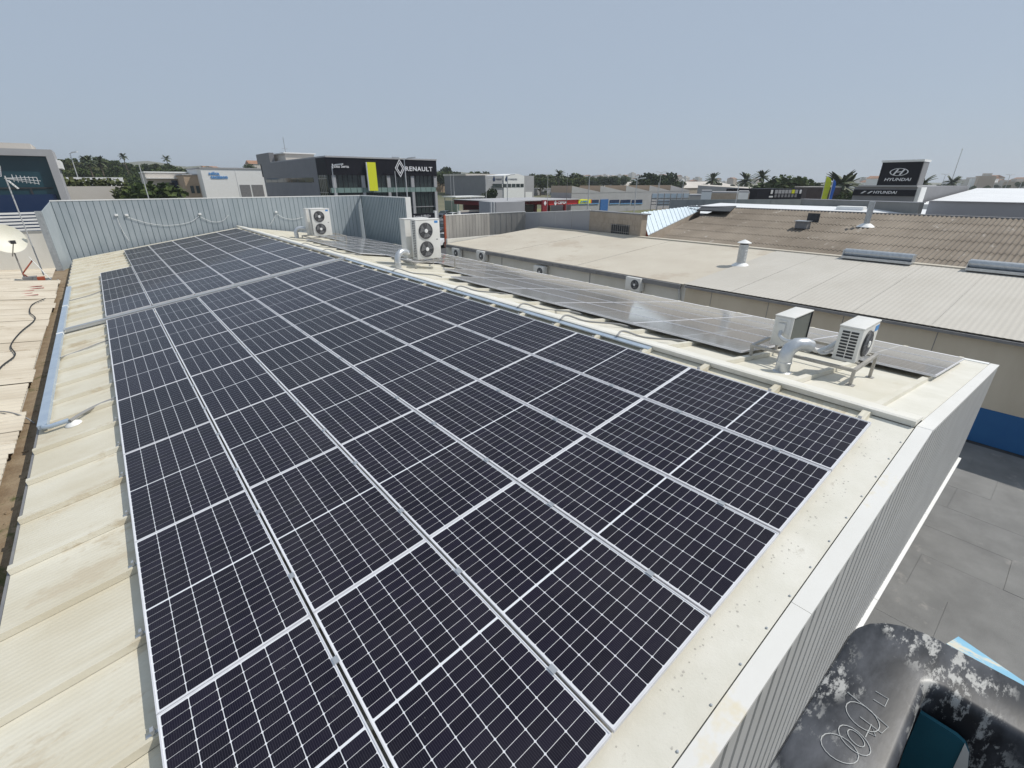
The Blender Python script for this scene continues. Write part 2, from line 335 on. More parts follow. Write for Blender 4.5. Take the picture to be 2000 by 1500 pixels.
# front flashing strip between panels and coping
strip('front_flashing', [lp(EAV, RO + .012), lp(6.655, RO + .012), lp(6.655, RO - .01), lp(EAV, RO - .01)], M['flash'], wh, -.30, .085)
strip('front_flashing', [rp(.41, RO + .012), rp(7.2, RO + .012), rp(7.2, RO - .01), rp(.41, RO - .01)], M['flash'], wh, -.30, .12)
cs = [(EAV - .1, .6), (.604, 3.72), (3.724, 6.70)]
for a, b in cs: strip('coping', [lp(a, -.088), lp(b, -.088), lp(b, -.125), lp(a, -.125)], M['coping'], wh, -.445, -.312)
for a, b in ((.004, 3.6), (3.604, 7.32)): strip('coping', [rp(a, -.088), rp(b, -.088), rp(b, -.125), rp(a, -.125)], M['coping'], wh, -.445, -.312)
for k in range(22):                                                       # fixing screws along the coping
    v = -.9 + k * .36
    MB().lathe((0, 0, 0), [(.009, 0), (.009, .006), (.004, .009)], 8).build('screw', M['galv'], wh).location = (lp(v, RO + .012)[0], -.28, lp(v, RO + .012)[1])
# fascia: trapezoid cladding under the coping
fb = MB(); FP, FD = .205, .022; x = lp(EAV - .1, 0)[0]; xe = rp(7.30, 0)[0]; prof = []
while x < xe - .001:
    for dx, dy in ((0, FD), (.03, FD), (.045, 0), (.19, 0)):
        if x + dx <= xe: prof.append((x + dx, dy))
    x += FP
def ztop(x): return (x * math.tan(AL) if x < RX else RZ - (x - RX) * math.tan(AL)) - .12
for x, dy in prof: fb.v += [(x, -.440 + dy, ztop(x)), (x, -.440 + dy, -2.36)]
fb.f += [(2 * j, 2 * j + 1, 2 * j + 3, 2 * j + 2) for j in range(len(prof) - 1)]
fb.build('fascia', M['fascia'], wh)
xx = lp(EAV - .1, 0)[0]; xend = xe
for k in range(5):
    x1 = xx + (xend - xx) / (5 - k) if k < 4 else xend
    MB().box(xx, x1 - .01, -.49, -.42, -2.40, -2.362).build('fascia_trim', M['white'], wh); xx = x1
MB().box(-1.0, 13.7, .3, 31.6, GZ, -.75).build('wall', M['whitewall'], wh)
MB().box(13.705, 13.82, -.3, 31.6, -.30, -.16).build('gutter', M['white'], wh)
MB().box(13.72, 13.78, -.3, 31.6, -2.3, -.301).build('side_wall', M['whitewall'], wh)
# left eave edge strip
strip('eave_trim', [lp(EAV - .004, RO), lp(EAV - .004, RO - .07), lp(EAV - .03, RO - .07), lp(EAV - .03, RO)], M['gutter'], wh, -.2, 31.6)

# ------------------------------------------------------------------ solar panels
PW, PL, PT = 1.036, 2.094, .035; PV, PU = 1.056, 2.099
LIP = .0095
def ring(): 
    b = MB(); a, c = PW / 2, PL / 2; zt = 0; zb = -PT
    b.box(-a, -a + LIP, -c, c, zb, zt).box(a - LIP, a, -c, c, zb, zt).box(-a + LIP, a - LIP, -c, -c + LIP, zb, zt).box(-a + LIP, a - LIP, c - LIP, c, zb, zt); return b.mesh('frame')
me_frame = ring(); me_frame.materials.append(M['frame'])
me_back = MB().box(-PW / 2 + LIP, PW / 2 - LIP, -PL / 2 + LIP, PL / 2 - LIP, -.012, -.0045).mesh('backsheet'); me_back.materials.append(M['backsheet'])
CP = (PW - 2 * LIP - .016) / 6; CW = CP - .0054; RPT = (PL - 2 * LIP - .02 - .016) / 24; RW_ = RPT - .0031
def octa(cx, cy, w, h, c=.0062): 
    a, b = w / 2, h / 2
    return [(cx - a + c, cy - b, 0), (cx + a - c, cy - b, 0), (cx + a, cy - b + c, 0), (cx + a, cy + b - c, 0), (cx + a - c, cy + b, 0), (cx - a + c, cy + b, 0), (cx - a, cy + b - c, 0), (cx - a, cy - b + c, 0)]
cells = []
for j in range(24):
    yc = -12 * RPT - .008 + RPT * (j + .5) + (.016 if j >= 12 else 0)
    for i in range(6): cells.append(((i - 2.5) * CP, yc))
me_cell = bpy.data.meshes.new('cell'); me_cell.from_pydata(octa(0, 0, CW, RW_), [], [tuple(range(8))]); me_cell.materials.append(M['cell'])
cb = MB()
for c in cells: cb.poly(octa(*c, CW, RW_))
me_cells = bpy.data.meshes.new('cells'); me_cells.from_pydata(cb.v, [], cb.f); me_cells.materials.append(M['cell'])
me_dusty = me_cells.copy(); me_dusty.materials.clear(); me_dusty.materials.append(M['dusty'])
me_clamp = MB().box(-.02, .02, -.03, .03, -.005, .006).mesh('clamp'); me_clamp.materials.append(M['rail'])
def panel(label, group, loc, rot, single=False, clamps=True, cm=None):
    t = thing('solar_panel', label, 'solar panel', loc, rot, group)
    link('frame', me_frame, None, t); link('backsheet', me_back, None, t)
    if single:
        for c in cells: link('cell', me_cell, None, t, loc=(c[0], c[1], -.0032))
    else:
        o = link('cells', cm or me_cells, None, t, loc=(0, 0, -.0032)); o['kind'] = 'stuff'
    if clamps:
        for y in (-.55, .55): link('clamp', me_clamp, None, t, loc=(PV / 2, y, .0))
    return t
def left_loc(v, u, n): x, z = lp(v, n); return (x, u, z)
rl = random.Random(3)
for r in range(7):
    for c in range(6):
        panel(f'dark solar panel on the left slope, {ORD[r]} row from the front, {ORD[c]} from the eave', 'solar panels of the near left block',
              left_loc((c + .5) * PV, (r + .5) * PU, rl.uniform(-.003, .001)), (rl.uniform(-.0012, .0012), -AL, 0), single=(r < 3), clamps=(r < 5 and c < 5))
for r in range(7):
    for c in range(6):
        if c == 0 and r > 3: continue
        panel(f'dark solar panel beyond the cross tray, {ORD[r]} row behind it, {ORD[c]} from the eave', 'solar panels of the far left block',
              left_loc((c + .5) * PV, 15.2 + (r + .5) * PU, rl.uniform(-.003, .001)), (rl.uniform(-.0012, .0012), -AL, 0), clamps=False)
right = []
for r in range(14):
    for c in range(5):
        if r == 0 and c < 2: continue
        if r in (5, 6) and c == 0: continue
        if r == 6 and c == 1: continue
        if r == 7 and c == 0: continue
        if r >= 11 and c < 2: continue
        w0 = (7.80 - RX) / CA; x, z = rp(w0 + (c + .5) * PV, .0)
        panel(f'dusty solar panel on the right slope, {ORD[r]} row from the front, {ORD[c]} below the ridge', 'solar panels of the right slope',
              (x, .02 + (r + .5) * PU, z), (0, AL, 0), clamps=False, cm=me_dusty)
# rib brackets under the outer edge of the arrays
me_br = MB().box(-.055, .06, -.012, .012, -.035, -.012).box(-.02, .0, -.018, .018, -.012, .028).mesh('bracket'); me_br.materials.append(M['rail'])
k = 0
while RB + RP * k < 23.4:
    o = link('mounting_bracket', me_br, None, None, loc=left_loc(-.02, RB + RP * k, -.042), rot=(0, -AL, 0))
    tag(o, f'{"small aluminium bracket clamping a panel edge onto a roof rib"}', 'bracket', 'brackets on the roof ribs'); k += 1
for k in range(-2, 31):
    o = link('mounting_bracket', me_br, None, None, loc=left_loc(6.40, RB + RP * k, -.042), rot=(0, -AL, math.pi))
    tag(o, 'small aluminium bracket at the ridge edge of the panels', 'bracket', 'brackets along the ridge side')

# ------------------------------------------------------------------ cable trays and conduits
def bar_left(name, label, cat, v0, v1, u0, u1, n0, n1, m):
    o = MB().box(v0, v1, u0, u1, n0, n1).mesh(name); ob = link(name, o, m, None, rot=(0, -AL, 0)); return tag(ob, label, cat)
t = thing('cable_tray', 'pale blue metal cable tray running beside the ridge', 'cable tray', left_loc(6.60, 0, -.07), (0, -AL, 0))
y = 2.95
for i, L in enumerate((3.0, 3.0, 3.0, 3.05)):
    MB().box(-.042, .042, y, y + L - .006, 0, .02).build('tray_cover', M['tray'], t); y += L
    MB().box(-.046, .046, y - .09, y + .03, .002, .024).build('joint_sleeve', M['galv'], t)
t = thing('cable_tray', 'silver cable tray along the ridge of the far block', 'cable tray', left_loc(6.60, 0, -.07), (0, -AL, 0))
for i in range(5): MB().box(-.045, .045, 15.1 + 3 * i, 18.095 + 3 * i, 0, .05).build('tray_cover', M['rail'], t)
t = thing('cable_tray', 'pale blue metal tray lying along the left eave', 'cable tray', left_loc(-.93, 0, -.07), (0, -AL, 0))
for a, b in ((8.45, 11.5), (11.506, 14.6), (14.606, 18.2), (18.206, 21.9)): MB().box(-.06, .06, a, b - .004, 0, .07).build('tray_cover', M['tray'], t)
for yv in (14.6, 18.2): MB().box(-.064, .064, yv - .05, yv + .05, .002, .074).build('joint_sleeve', M['white'], t)
t = thing('cable_tray', 'grey tray crossing the slope in the gap between panel blocks', 'cable tray', left_loc(0, 14.95, -.05), (0, -AL, 0))
MB().box(-.84, 6.5, -.10, .06, -.02, .05).build('tray_cover', M['rail'], t); MB().box(-.84, 6.5, .075, .10, -.03, .01).build('conduit', M['cable'], t)
def conduit(label, pts, r, m=None, cat='conduit', group=None, name='conduit'):
    # smooth the polyline (Catmull-Rom)
    P = [Vector(p) for p in pts]; Q = [P[0] * 2 - P[1]] + P + [P[-1] * 2 - P[-2]]; out = []
    for i in range(1, len(Q) - 2):
        for s in range(6):
            t_ = s / 6; a, b_, c, d = Q[i - 1], Q[i], Q[i + 1], Q[i + 2]
            out.append(.5 * ((2 * b_) + (c - a) * t_ + (2 * a - 5 * b_ + 4 * c - d) * t_ ** 2 + (3 * b_ - a - 3 * c + d) * t_ ** 3))
    out.append(P[-1]); o0 = out[0].copy()
    b = MB().tube([p - o0 for p in out], r, 8); o = b.build(name, m or M['cable'], None, True); o.location = o0; return tag(o, label, cat, group)
L3 = lambda v, u, n: Vector(left_loc(v, u, n)); 
def R3(w, u, n): x, z = rp(w, n); return Vector((x, u, z))
t = conduit('thick grey conduit curving from the eave tray to the panels', [L3(-.60, 8.30, -.03), L3(-.42, 8.55, -.05), L3(-.2, 8.75, -.075), L3(.05, 8.82, -.09)], .024)
t = thing('conduit_elbow', 'pale blue pipe elbow at the near end of the eave tray', 'pipe', left_loc(-.93, 8.45, -.07), (0, -AL, 0))
MB().tube([(0, .02, .04), (.02, -.06, .04), (.09, -.1, .04), (.2, -.1, .04), (.32, -.1, .04)], .034, 10).build('pipe', M['tray'], t, True)
MB().lathe((.34, -.1, -.045), [(.11, 0), (.10, .02), (.05, .05), (.02, .07)], 14).build('sealant', M['white'], t, True)
conduit('thin dark cable across the eave, below the cross tray', [L3(-.86, 12.4, -.05), L3(-.5, 12.7, -.085), L3(-.2, 12.9, -.09), L3(.05, 12.95, -.09)], .013)
conduit('thin dark cable across the eave, above the cross tray', [L3(-.86, 19.2, -.05), L3(-.4, 19.6, -.09), L3(.05, 20.0, -.09)], .013)
for i, (u, lab) in enumerate(((3.6, 'nearest to the front'), (6.1, 'third from the front'), (4.9, 'second from the front'), (8.4, 'fourth from the front'), (11.6, 'beside the double fan unit'), (17.2, 'behind the near double fan unit'), (19.7, 'beyond the near double fan unit'), (23.0, 'near the far double fan unit'))):
    conduit(f'grey cable looping from ridge tray to right panels, {lab}', [L3(6.62, u, -.02), R3(.15, u + .05, .02), R3(.5, u - .15, -.06), R3(.95, u - .5, -.05), R3(1.2, u - .62, -.09)], .016, group='cable loops over the ridge')

# ------------------------------------------------------------------ air conditioners
def fan(parent, cx, cz, y, r, sub):
    f = MB().lathe((cx, y, cz), [(r, 0), (r, -.012), (r * .97, -.02), (.0, -.02)][::1], 36, 'y').build('fan_recess', M['ac_dark'], parent, True)
    b = MB()
    for q in range(1, 8):
        rr = r * q / 8 + .01; b.tube([(cx + rr * math.cos(a), y - .026, cz + rr * math.sin(a)) for a in [2 * math.pi * j / 36 for j in range(37)]], .0045, 4, False)
    for j in range(12):
        a = 2 * math.pi * j / 12; b.tube([(cx + .03 * math.cos(a), y - .03, cz + .03 * math.sin(a)), (cx + r * math.cos(a), y - .024, cz + r * math.sin(a))], .005, 4)
    b.build('fan_grille', M['ac_fan'], parent)
    b = MB()
    for j in range(3):
        a = 2 * math.pi * j / 3; p = lambda rr, da, dy: (cx + rr * math.cos(a + da), y - .021 + dy, cz + rr * math.sin(a + da))
        b.poly([p(.03, 0, 0), p(r * .93, .1, 0), p(r * .93, 1.3, -.002), p(r * .4, 1.25, -.002), p(.03, 1.2, -.002)])
    b.build('fan_blades', M['cable'], parent)
    MB().lathe((cx, y - .036, cz), [(.055 * r / .22, 0), (.05 * r / .22, -.012), (.0, -.014)], 18, 'y').build('fan_hub', M['white'], parent, True)
def ac_double(label, loc, rz, detail=True):
    t = thing('air_conditioner', label, 'air conditioner', loc, (0, 0, rz))
    W, D, H = .90, .34, 1.26
    rbox('body', (0, W, 0, D, 0, H - .03), M['ac'], t, .018)
    rbox('top_cover', (-.008, W + .008, -.008, D + .008, H - .03, H), M['ac'], t, .012)
    for cz in (.32, .90): fan(t, .36, cz, -.002, .255, None)
    b = MB()
    for q in range(22):
        for s in range(2): b.box(-.004, .0, .06 + s * .09, .12 + s * .09, .08 + q * .052, .112 + q * .052)
    b.build('side_vents', M['ac_dark'], t)
    MB().box(.70, .83, -.004, 0, 1.13, 1.20).build('brand_plate', M['blue_tag'], t)
    MB().box(.74, .80, -.004, 0, .60, .62).build('handle', M['ac_dark'], t)
    for xx in (.1, .7): MB().box(xx, xx + .08, -.04, D + .04, -.03, -.001).build('foot', M['steel_leg'], t)
    return t
def stand(label, x0, x1, y0, y1, zt, zroof, long_bar=False):
    t = thing('equipment_stand', label, 'stand', (x0, y0, zroof(x0)))
    def L(*d): return MB().box(*d)
    L(x0, x1, y0, y0 + .045, zt - .045, zt).build('beam', M['steel_leg'], t, world=True); L(x0, x1, y1 - .045, y1, zt - .045, zt).build('beam', M['steel_leg'], t, world=True)
    for xx in (x0, x1 - .045): L(xx, xx + .045, y0 + .046, y1 - .046, zt - .045, zt - .003).build('beam', M['steel_leg'], t, world=True)
    for xx in (x0, x1 - .045):
        for yv in (y0, y1 - .045):
            zb = zroof(xx + .02); L(xx + .003, xx + .042, yv + .003, yv + .042, zb, zt - .046).build('leg', M['steel_leg'], t, world=True); L(xx - .03, xx + .07, yv - .03, yv + .07, zb, zb + .008).build('base_plate', M['steel_leg'], t, world=True)
    return t
def zr(x): return RZ - (x - RX) * math.tan(AL) + RO * .99 + .003
stand('grey steel stand under the near double fan units', 8.05, 9.62, 13.0, 14.5, .86, zr)
ac_double('near double fan air conditioner facing the camera beyond the ridge', (8.28, 13.2, .892), 0)
ac_double('air conditioner turned away behind the near double fan unit', (9.10, 14.12, .892), math.pi)
stand('grey steel stand under the far double fan units', 8.2, 9.95, 23.5, 25.0, .79, zr)
ac_double('far double fan air conditioner in front of the blue cladding screen', (8.45, 23.75, .822), 0)
ac_double('air conditioner turned away behind the far double fan unit', (9.30, 24.7, .822), math.pi)
# small pair at the front
zt = .90
st = stand('low steel stand carrying the two small air conditioners', 7.92, 8.95, .62, 2.05, zt, zr)
t = thing('air_conditioner', 'small air conditioner with louvred end nearest to the front corner', 'air conditioner', (8.10, .70, zt + .022))
W, D, H = .74, .29, .50
rbox('body', (0, W, 0, D, 0, H - .025), M['ac'], t, .02); rbox('top_cover', (-.006, W + .006, -.006, D + .006, H - .026, H), M['ac'], t, .01)
b = MB()
for q in range(9):
    for s in range(2): b.box(-.004, .0, .045 + s * .105, .135 + s * .105, .05 + q * .044, .078 + q * .044)
b.build('louvres', M['ac_dark'], t)
fan(t, .28, .235, -.001, .19, None)
MB().box(.54, .70, -.004, 0, .36, .44).build('brand_plate', M['blue_tag'], t)
for xx in (.08, .6): MB().box(xx, xx + .05, -.03, D + .03, -.022, -.001).build('foot', M['steel_leg'], t)
t = thing('air_conditioner', 'small air conditioner showing its open coil back behind the duct', 'air conditioner', (8.10, 1.58, zt + .022))
D = .27; H = .47
rbox('body', (0, W, .03, D, 0, H - .022), M['ac'], t, .015); rbox('top_cover', (-.006, W + .006, -.004, D + .006, H - .022, H), M['ac'], t, .01)
MB().box(.02, W - .02, .015, .03, .02, H - .04).build('coil', M['ac_coil'], t); MB().box(0, .018, 0, .03, 0, H - .023).build('edge_post', M['ac'], t); MB().box(W - .018, W, 0, .03, 0, H - .023).build('edge_post', M['ac_dark'], t)
rbox('valve_cover', (-.035, -.001, .09, .2, .2, .36), M['ac'], t, .012); MB().box(-.018, -.001, .09, .2, .38, .40).build('handle', M['ac'], t)
for xx in (.08, .6): MB().box(xx, xx + .05, -.03, D + .03, -.022, -.001).build('foot', M['steel_leg'], t)
def gooseneck(label, x, y, r, h, out, lab2='duct'):
    zb = zr(x); t = thing('roof_duct', label, 'duct', (x, y, zb - .01))
    o = Vector(out); MB().tube([(0, 0, 0), (0, 0, h * .35), (0, 0, h * .66), tuple(o * .12 + Vector((0, 0, h * .86))), tuple(o * .38 + Vector((0, 0, h))), tuple(o * .75 + Vector((0, 0, h * .99))), tuple(o + Vector((0, 0, h * .9)))], r, 20).build('pipe', M['galvpipe'], t, True)
    MB().lathe((0, 0, h * .35), [(r, 0), (r * 1.07, .004), (r * 1.07, .022), (r, .026)], 20).build('collar', M['galvpipe'], t, True)
    MB().lathe((0, 0, 0), [(r * 1.35, 0), (r * 1.3, .014), (r * 1.02, .03)], 20).build('base_flange', M['galvpipe'], t, True); return t
gooseneck('fat galvanised gooseneck duct between the two small air conditioners', 7.62, 1.42, .095, .42, (.30, -.18, 0))
gooseneck('galvanised gooseneck duct beside the near double fan unit', 7.45, 13.0, .095, .5, (.42, .15, 0))
gooseneck('galvanised gooseneck duct beside the far double fan unit', 7.85, 24.6, .1, .5, (.42, -.1, 0))
def zw(x, y, z): return Vector((x, y, z))
conduit('white insulated pipe from the duct to the louvred air conditioner', [zw(7.90, 1.27, 1.12), zw(8.05, 1.18, 1.0), zw(8.25, 1.10, 1.02), zw(8.5, 1.02, 1.12), zw(8.6, .995, 1.2)], .035, M['foil'], 'pipe', name='insulated_pipe')
conduit('thin white hose from the duct to the louvred air conditioner', [zw(7.92, 1.23, 1.1), zw(8.1, 1.12, .96), zw(8.35, 1.04, .98), zw(8.62, .995, 1.08)], .018, M['foil'], 'pipe', name='insulated_pipe')
conduit('silver hose from the coil backed air conditioner into the duct', [zw(8.09, 1.72, 1.16), zw(7.98, 1.68, 1.11), zw(7.92, 1.55, 1.08), zw(7.9, 1.4, 1.12)], .028, M['galvpipe'], 'pipe', name='insulated_pipe')
conduit('insulated pipe from near gooseneck to the double fan unit', [zw(7.85, 13.15, 1.18), zw(8.0, 13.3, 1.1), zw(8.2, 13.6, 1.12), zw(8.27, 13.85, 1.15)], .035, M['foil'], 'pipe', name='insulated_pipe')
conduit('insulated pipe from far gooseneck to the double fan unit', [zw(8.24, 24.5, 1.15), zw(8.4, 24.48, 1.08), zw(8.5, 24.5, 1.1)], .035, M['foil'], 'pipe', name='insulated_pipe')

# ------------------------------------------------------------------ cladding screen at the far end
sc = thing('cladding_screen', 'blue grey galvanised cladding screen closing the far end of the roof', 'screen wall', (-1.1, 32, -1.4))
TOPZ = 2.42
def sheet_mesh(w, h):
    b = MB(); b.box(.026, w, -.025, 0, 0, h); return b.mesh('wall_sheet')
NS = 60; WS = (14.55 + 1.1) / NS
me_s = sheet_mesh(WS, TOPZ + 1.4); me_s.materials.append(M['screen']); me_rib = MB().box(0, .0258, -.006, 0, 0, TOPZ + 1.4).mesh('seam'); me_rib.materials.append(M['seam'])
for k in range(NS):
    link('wall_sheet', me_s, None, sc, loc=(k * WS, 0, 0)); link('seam', me_rib, None, sc, loc=(k * WS, 0, 0))
YR = 25.6; NR = 28; WR = (32 - YR) / NR
me_s2 = MB().box(-.02, 0, .03, WR, 0, TOPZ + 1.4).mesh('wall_sheet'); me_s2.materials.append(M['screen']); me_rib2 = MB().box(-.045, 0, 0, .03, 0, TOPZ + 1.4).mesh('seam'); me_rib2.materials.append(M['seam'])
for k in range(NR): link('wall_sheet', me_s2, None, sc, loc=(15.65, -6.4 + k * WR, 0)); link('seam', me_rib2, None, sc, loc=(15.65, -6.4 + k * WR, 0))
MB().box(-.02, 15.70, -.04, .08, TOPZ + 1.401, TOPZ + 1.45).build('top_trim', M['white'], sc)
MB().box(15.61, 15.74, -6.42, -.041, TOPZ + 1.401, TOPZ + 1.45).build('top_trim', M['white'], sc)
MB().box(15.62, 15.95, -6.44, -6.402, 0, TOPZ + 1.45).build('end_post', M['white'], sc)
# left return of the screen, turned towards the camera
p0 = Vector((-1.1, 31.96, 0)); p1 = Vector((-1.42, 30.3, 0)); d = (p1 - p0)
MB().prism([p0 + Vector((0, 0, -1.4)), p1 + Vector((0, 0, -1.4)), p1 + Vector((0, 0, 2.05)), p0 + Vector((0, 0, TOPZ))], (-.02, .004, 0)).build('return_sheet', M['screen'], sc, world=True)
MB().prism([p1 + Vector((-.02, -.01, -1.4)), p1 + Vector((-.26, .06, -1.4)), p1 + Vector((-.26, .06, 2.06)), p1 + Vector((-.02, -.01, 2.06))], (0, .05, 0)).build('end_post', M['galv'], sc, world=True)
# base flashing and junction boxes with slack cables
b = MB()
for (xa, xb, nn) in ((EAV, 3.1, .04), (3.104, 6.66, .035)):
    MB().box(xa, xb, 31.25, 31.93, RO + .0, RO + .10).build('base_flashing', M['white'], sc)
    o = sc.children[-1]; o.rotation_euler = (0, -AL, 0); o.location = Vector((0, 0, 0)) - sc.location
for i, (px, py) in enumerate(((227, 420), (247, 420), (390, 418), (539, 414))):
    p = at_y(px, py, 31.97); bo = rbox('junction_box', (-.07, .07, -.07, .0, -.05, .05), M['white'], None, .01); bo.location = p
    tag(bo, ['white junction box at the left end of the screen', 'white junction box beside the leftmost one on the screen', 'white junction box in the middle of the screen', 'white junction box left of the far air conditioner'][i], 'junction box', 'boxes on the screen')
for i, (pts, lab) in enumerate((([(249, 424), (290, 436), (330, 440), (370, 434), (389, 422)], 'slack white cable sagging between the screen junction boxes'),
    ([(392, 424), (415, 433), (435, 431), (446, 420)], 'short white cable drooping right of the middle screen box'),
    ([(229, 425), (238, 448), (252, 470)], 'white cable falling from the left screen box to the roof'),
    ([(541, 418), (556, 426), (575, 428), (592, 424)], 'white cable looping from the right screen box behind the unit'),
    ([(538, 420), (533, 430), (526, 440)], 'white cable falling from the right screen box'))):
    conduit(lab, [at_y(a, b_, 31.93) for a, b_ in pts], .009, M['white'], 'cable', name='cable')

# ------------------------------------------------------------------ left neighbour: lower cream roof, muddy gutter, dish, aerial
struct(MB().box(-1.75, -1.06, -2, 31, -.80, -.62).build('gutter_channel', M['mud']))
gb = MB(); rg = random.Random(5)
for k in range(170):
    y = rg.uniform(1, 30); x = rg.uniform(-1.3, -1.06); s = rg.uniform(.012, .05)
    gb.lathe((x, y, -.63), [(s, 0), (s * .8, s * .5), (s * .2, s * .8)], 6)
o = gb.build('gutter_debris', M['mud']); o['kind'] = 'stuff'; o['label'] = 'clods of dirt and moss in the gutter between roofs'; 
nb = thing('neighbour_shed', 'low shed with cream corrugated fibre roof left of the gutter', 'building', (-4, 13, GZ))
def corr(length, run, pitch, amp, x0=0, seg=6):
    """corrugated sheet: waves repeat along y over `length`, ridges run along x over `run`"""
    b = MB(); n_ = max(2, int(length / pitch * seg)); 
    for i in range(n_ + 1):
        y = length * i / n_; z = amp * math.cos(2 * math.pi * y / pitch); b.v += [(x0, y, z), (x0 + run, y, z), ]
    b.f += [(2 * i, 2 * i + 1, 2 * i + 3, 2 * i + 2) for i in range(n_)]; 
    i0 = len(b.v); 
    for i in range(n_ + 1): y = length * i / n_; b.v.append((x0 + run, y, amp * math.cos(2 * math.pi * y / pitch) - .02))
    for i in range(n_): b.f.append((2 * i + 1, i0 + i, i0 + i + 1, 2 * i + 3))
    return b
rs = random.Random(9)
for k in range(35):
    y0 = 26.2 - .885 * (k + 1); c = corr(.885 + .05, 2.6, .177, .0115)
    o = c.build('roof_sheet', M['cream2'], nb); o.rotation_euler = (0, R(6), rs.uniform(-.004, .004)); o.location = (-1.36 - 2.6 * math.cos(R(6)) + rs.uniform(-.05, .05) + 4, y0 - 13, -.50 + 2.6 * math.sin(R(6)) - GZ + rs.uniform(0, .016))
MB().box(-9, -1.45, -4, 26.1, GZ, -.62).build('wall', M['whitewall'], nb, world=True)
for i, (y, x, L, w) in enumerate(((24.6, -2.1, .55, .11), (24.1, -2.05, .6, .13), (23.6, -2.2, .42, .12), (22.6, -2.1, .55, .1), (23.05, -2.15, .3, .1))):
    MB().box(x - L / 2, x + L / 2, y - w / 2, y + w / 2, -.50 + (-1.36 - x) * math.tan(R(6)) + .012, -.50 + (-1.36 - x) * math.tan(R(6)) + .016).build('red_mark', M['redpaint'], nb, world=True)
conduit('black cable wriggling over the cream shed roof', [Vector((-1.95, y, -.395 + dz)) + Vector((dx, 0, 0)) for y, dx, dz in ((21.6, .35, -.02), (20.6, .1, 0), (19.3, .12, 0), (18.2, .3, -.02), (16.6, .12, 0), (15.2, .05, 0), (14.2, .2, -.01), (13.2, .05, 0), (11.5, .08, 0))], .014, M['black'], 'cable', name='cable')
conduit('grey wires looping into the muddy gutter', [Vector(p) for p in ((-2.0, 10.6, -.40), (-1.6, 10.4, -.44), (-1.35, 10.1, -.5), (-1.22, 9.9, -.6))], .012, M['cable'], 'cable', name='cable')
vb = thing('vent_box', 'grey sheet metal box at the left picture edge', 'vent', (-2.3, 10.2, -.42))
MB().box(-.5, .42, -.6, .7, 0, .34).build('body', M['galv'], vb); MB().box(-.55, .47, -.65, .75, .341, .38).build('lid', M['galv'], vb)
vb = thing('vent_box', 'small grey duct end below the larger grey box', 'vent', (-1.62, 6.9, -.47)); MB().box(-.4, .2, -.1, .12, 0, .18).build('body', M['galv'], vb); MB().box(-.42, .215, -.12, .14, .181, .20).build('lid', M['galv'], vb)
# further lower roof with the dish
nb2 = thing('neighbour_shed', 'pale corrugated shed roof under the satellite dish', 'building', (-6, 32, GZ))
for k in range(5):
    o = corr(2.3, 6.0, .177, .010).build('roof_sheet', M['cream2'], nb2); o.location = (-7.6 + 6, 26.3 + 2.25 * k - 32, -1.05 - GZ); o.rotation_euler = (0, R(3), 0)
MB().box(-9, -1.7, 26.3, 37.4, GZ, -1.4).build('wall', M['whitewall'], nb2, world=True)
MB().box(-9, -1.5, 37.5, 37.9, GZ, .75).build('parapet', M['whitewall'], nb2, world=True)
for k in range(6): MB().box(-9, -1.45, 37.42, 37.499, .80 + .17 * k, .90 + .17 * k).build('slat', M['white'], nb2, world=True)
dc = at_y(12, 466, 30.6)
t = thing('satellite_dish', 'cream satellite dish on a red steel mount left of the screen', 'dish', (dc.x, 30.6, -1.15))
axd = Vector((.42, -.82, .42)).normalized(); q = axd.to_track_quat('Z', 'Y').to_matrix().to_4x4(); 
db = MB(); prof = [(.04 + .66 * i / 8, .16 * (i / 8) ** 2) for i in range(9)]; db.lathe((0, 0, 0), prof, 36); db.f = db.f[:-1]
cz = dc.z + 1.15
db.v = [tuple(Matrix.Translation((0, 0, cz)) @ q @ Vector((v[0], v[1] * .95, v[2] - .16))) for v in db.v]; db.build('reflector', M['dish'], t, True)
MB().tube([(.06, .12, 0), (.06, .12, cz - .1)], .03, 10).build('mast', M['steel_leg'], t, True)
MB().tube([(.06, .10, .5), (.55, .3, 1.05)], .03, 8).build('strut', M['rust'], t); MB().tube([(.06, .10, .48), (.5, -.25, .02)], .03, 8).build('strut', M['rust'], t)
MB().tube([(.0, -.25, cz - .75), (.28, -.95, cz - .1)], .022, 8).build('feed_arm', M['steel_leg'], t); MB().box(.2, .36, -1.1, -.9, cz - .16, cz - .02).build('receiver', M['ac_dark'], t)
MB().box(.02, .5, -.3, .1, .12, .36).build('counterweight', M['gutter'], t); MB().box(.5, .75, -.25, .1, .14, .30).build('bracket_box', M['rust'], t)
conduit('white wires hanging from the dish to the roof edge', [Vector((dc.x + .5, 30.5, .1)), Vector((dc.x + .75, 30.0, -.35)), Vector((dc.x + 1.05, 29.0, -.75)), Vector((-1.5, 27.2, -.60))], .014, M['white'], 'cable', name='cable')
ac_ = at_y(8, 348, 33.0)
t = thing('tv_aerial', 'silver television aerial in front of the blue glass building', 'antenna', (ac_.x, 33, -1.1))
za = ac_.z + 1.1
MB().tube([(.05, 0, 0), (.05, 0, za + .1)], .028, 8).build('mast', M['pole'], t, True)
MB().tube([(0, 0, za), (1.25, -.25, za - .12)], .014, 6).build('boom', M['cargo'], t)
for k in range(7): xk = .3 + .14 * k; MB().tube([(xk, -.05 * k * .4, za - .02 * k - .16), (xk, -.05 * k * .4, za - .02 * k + .16)], .017, 5).build('element', M['cargo'], t)
for dz in (.28, -.28):
    MB().tube([(0, 0, za), (1.15, -.2, za - .1 + dz * .5)], .014, 5).build('element', M['cargo'], t)
b = MB()
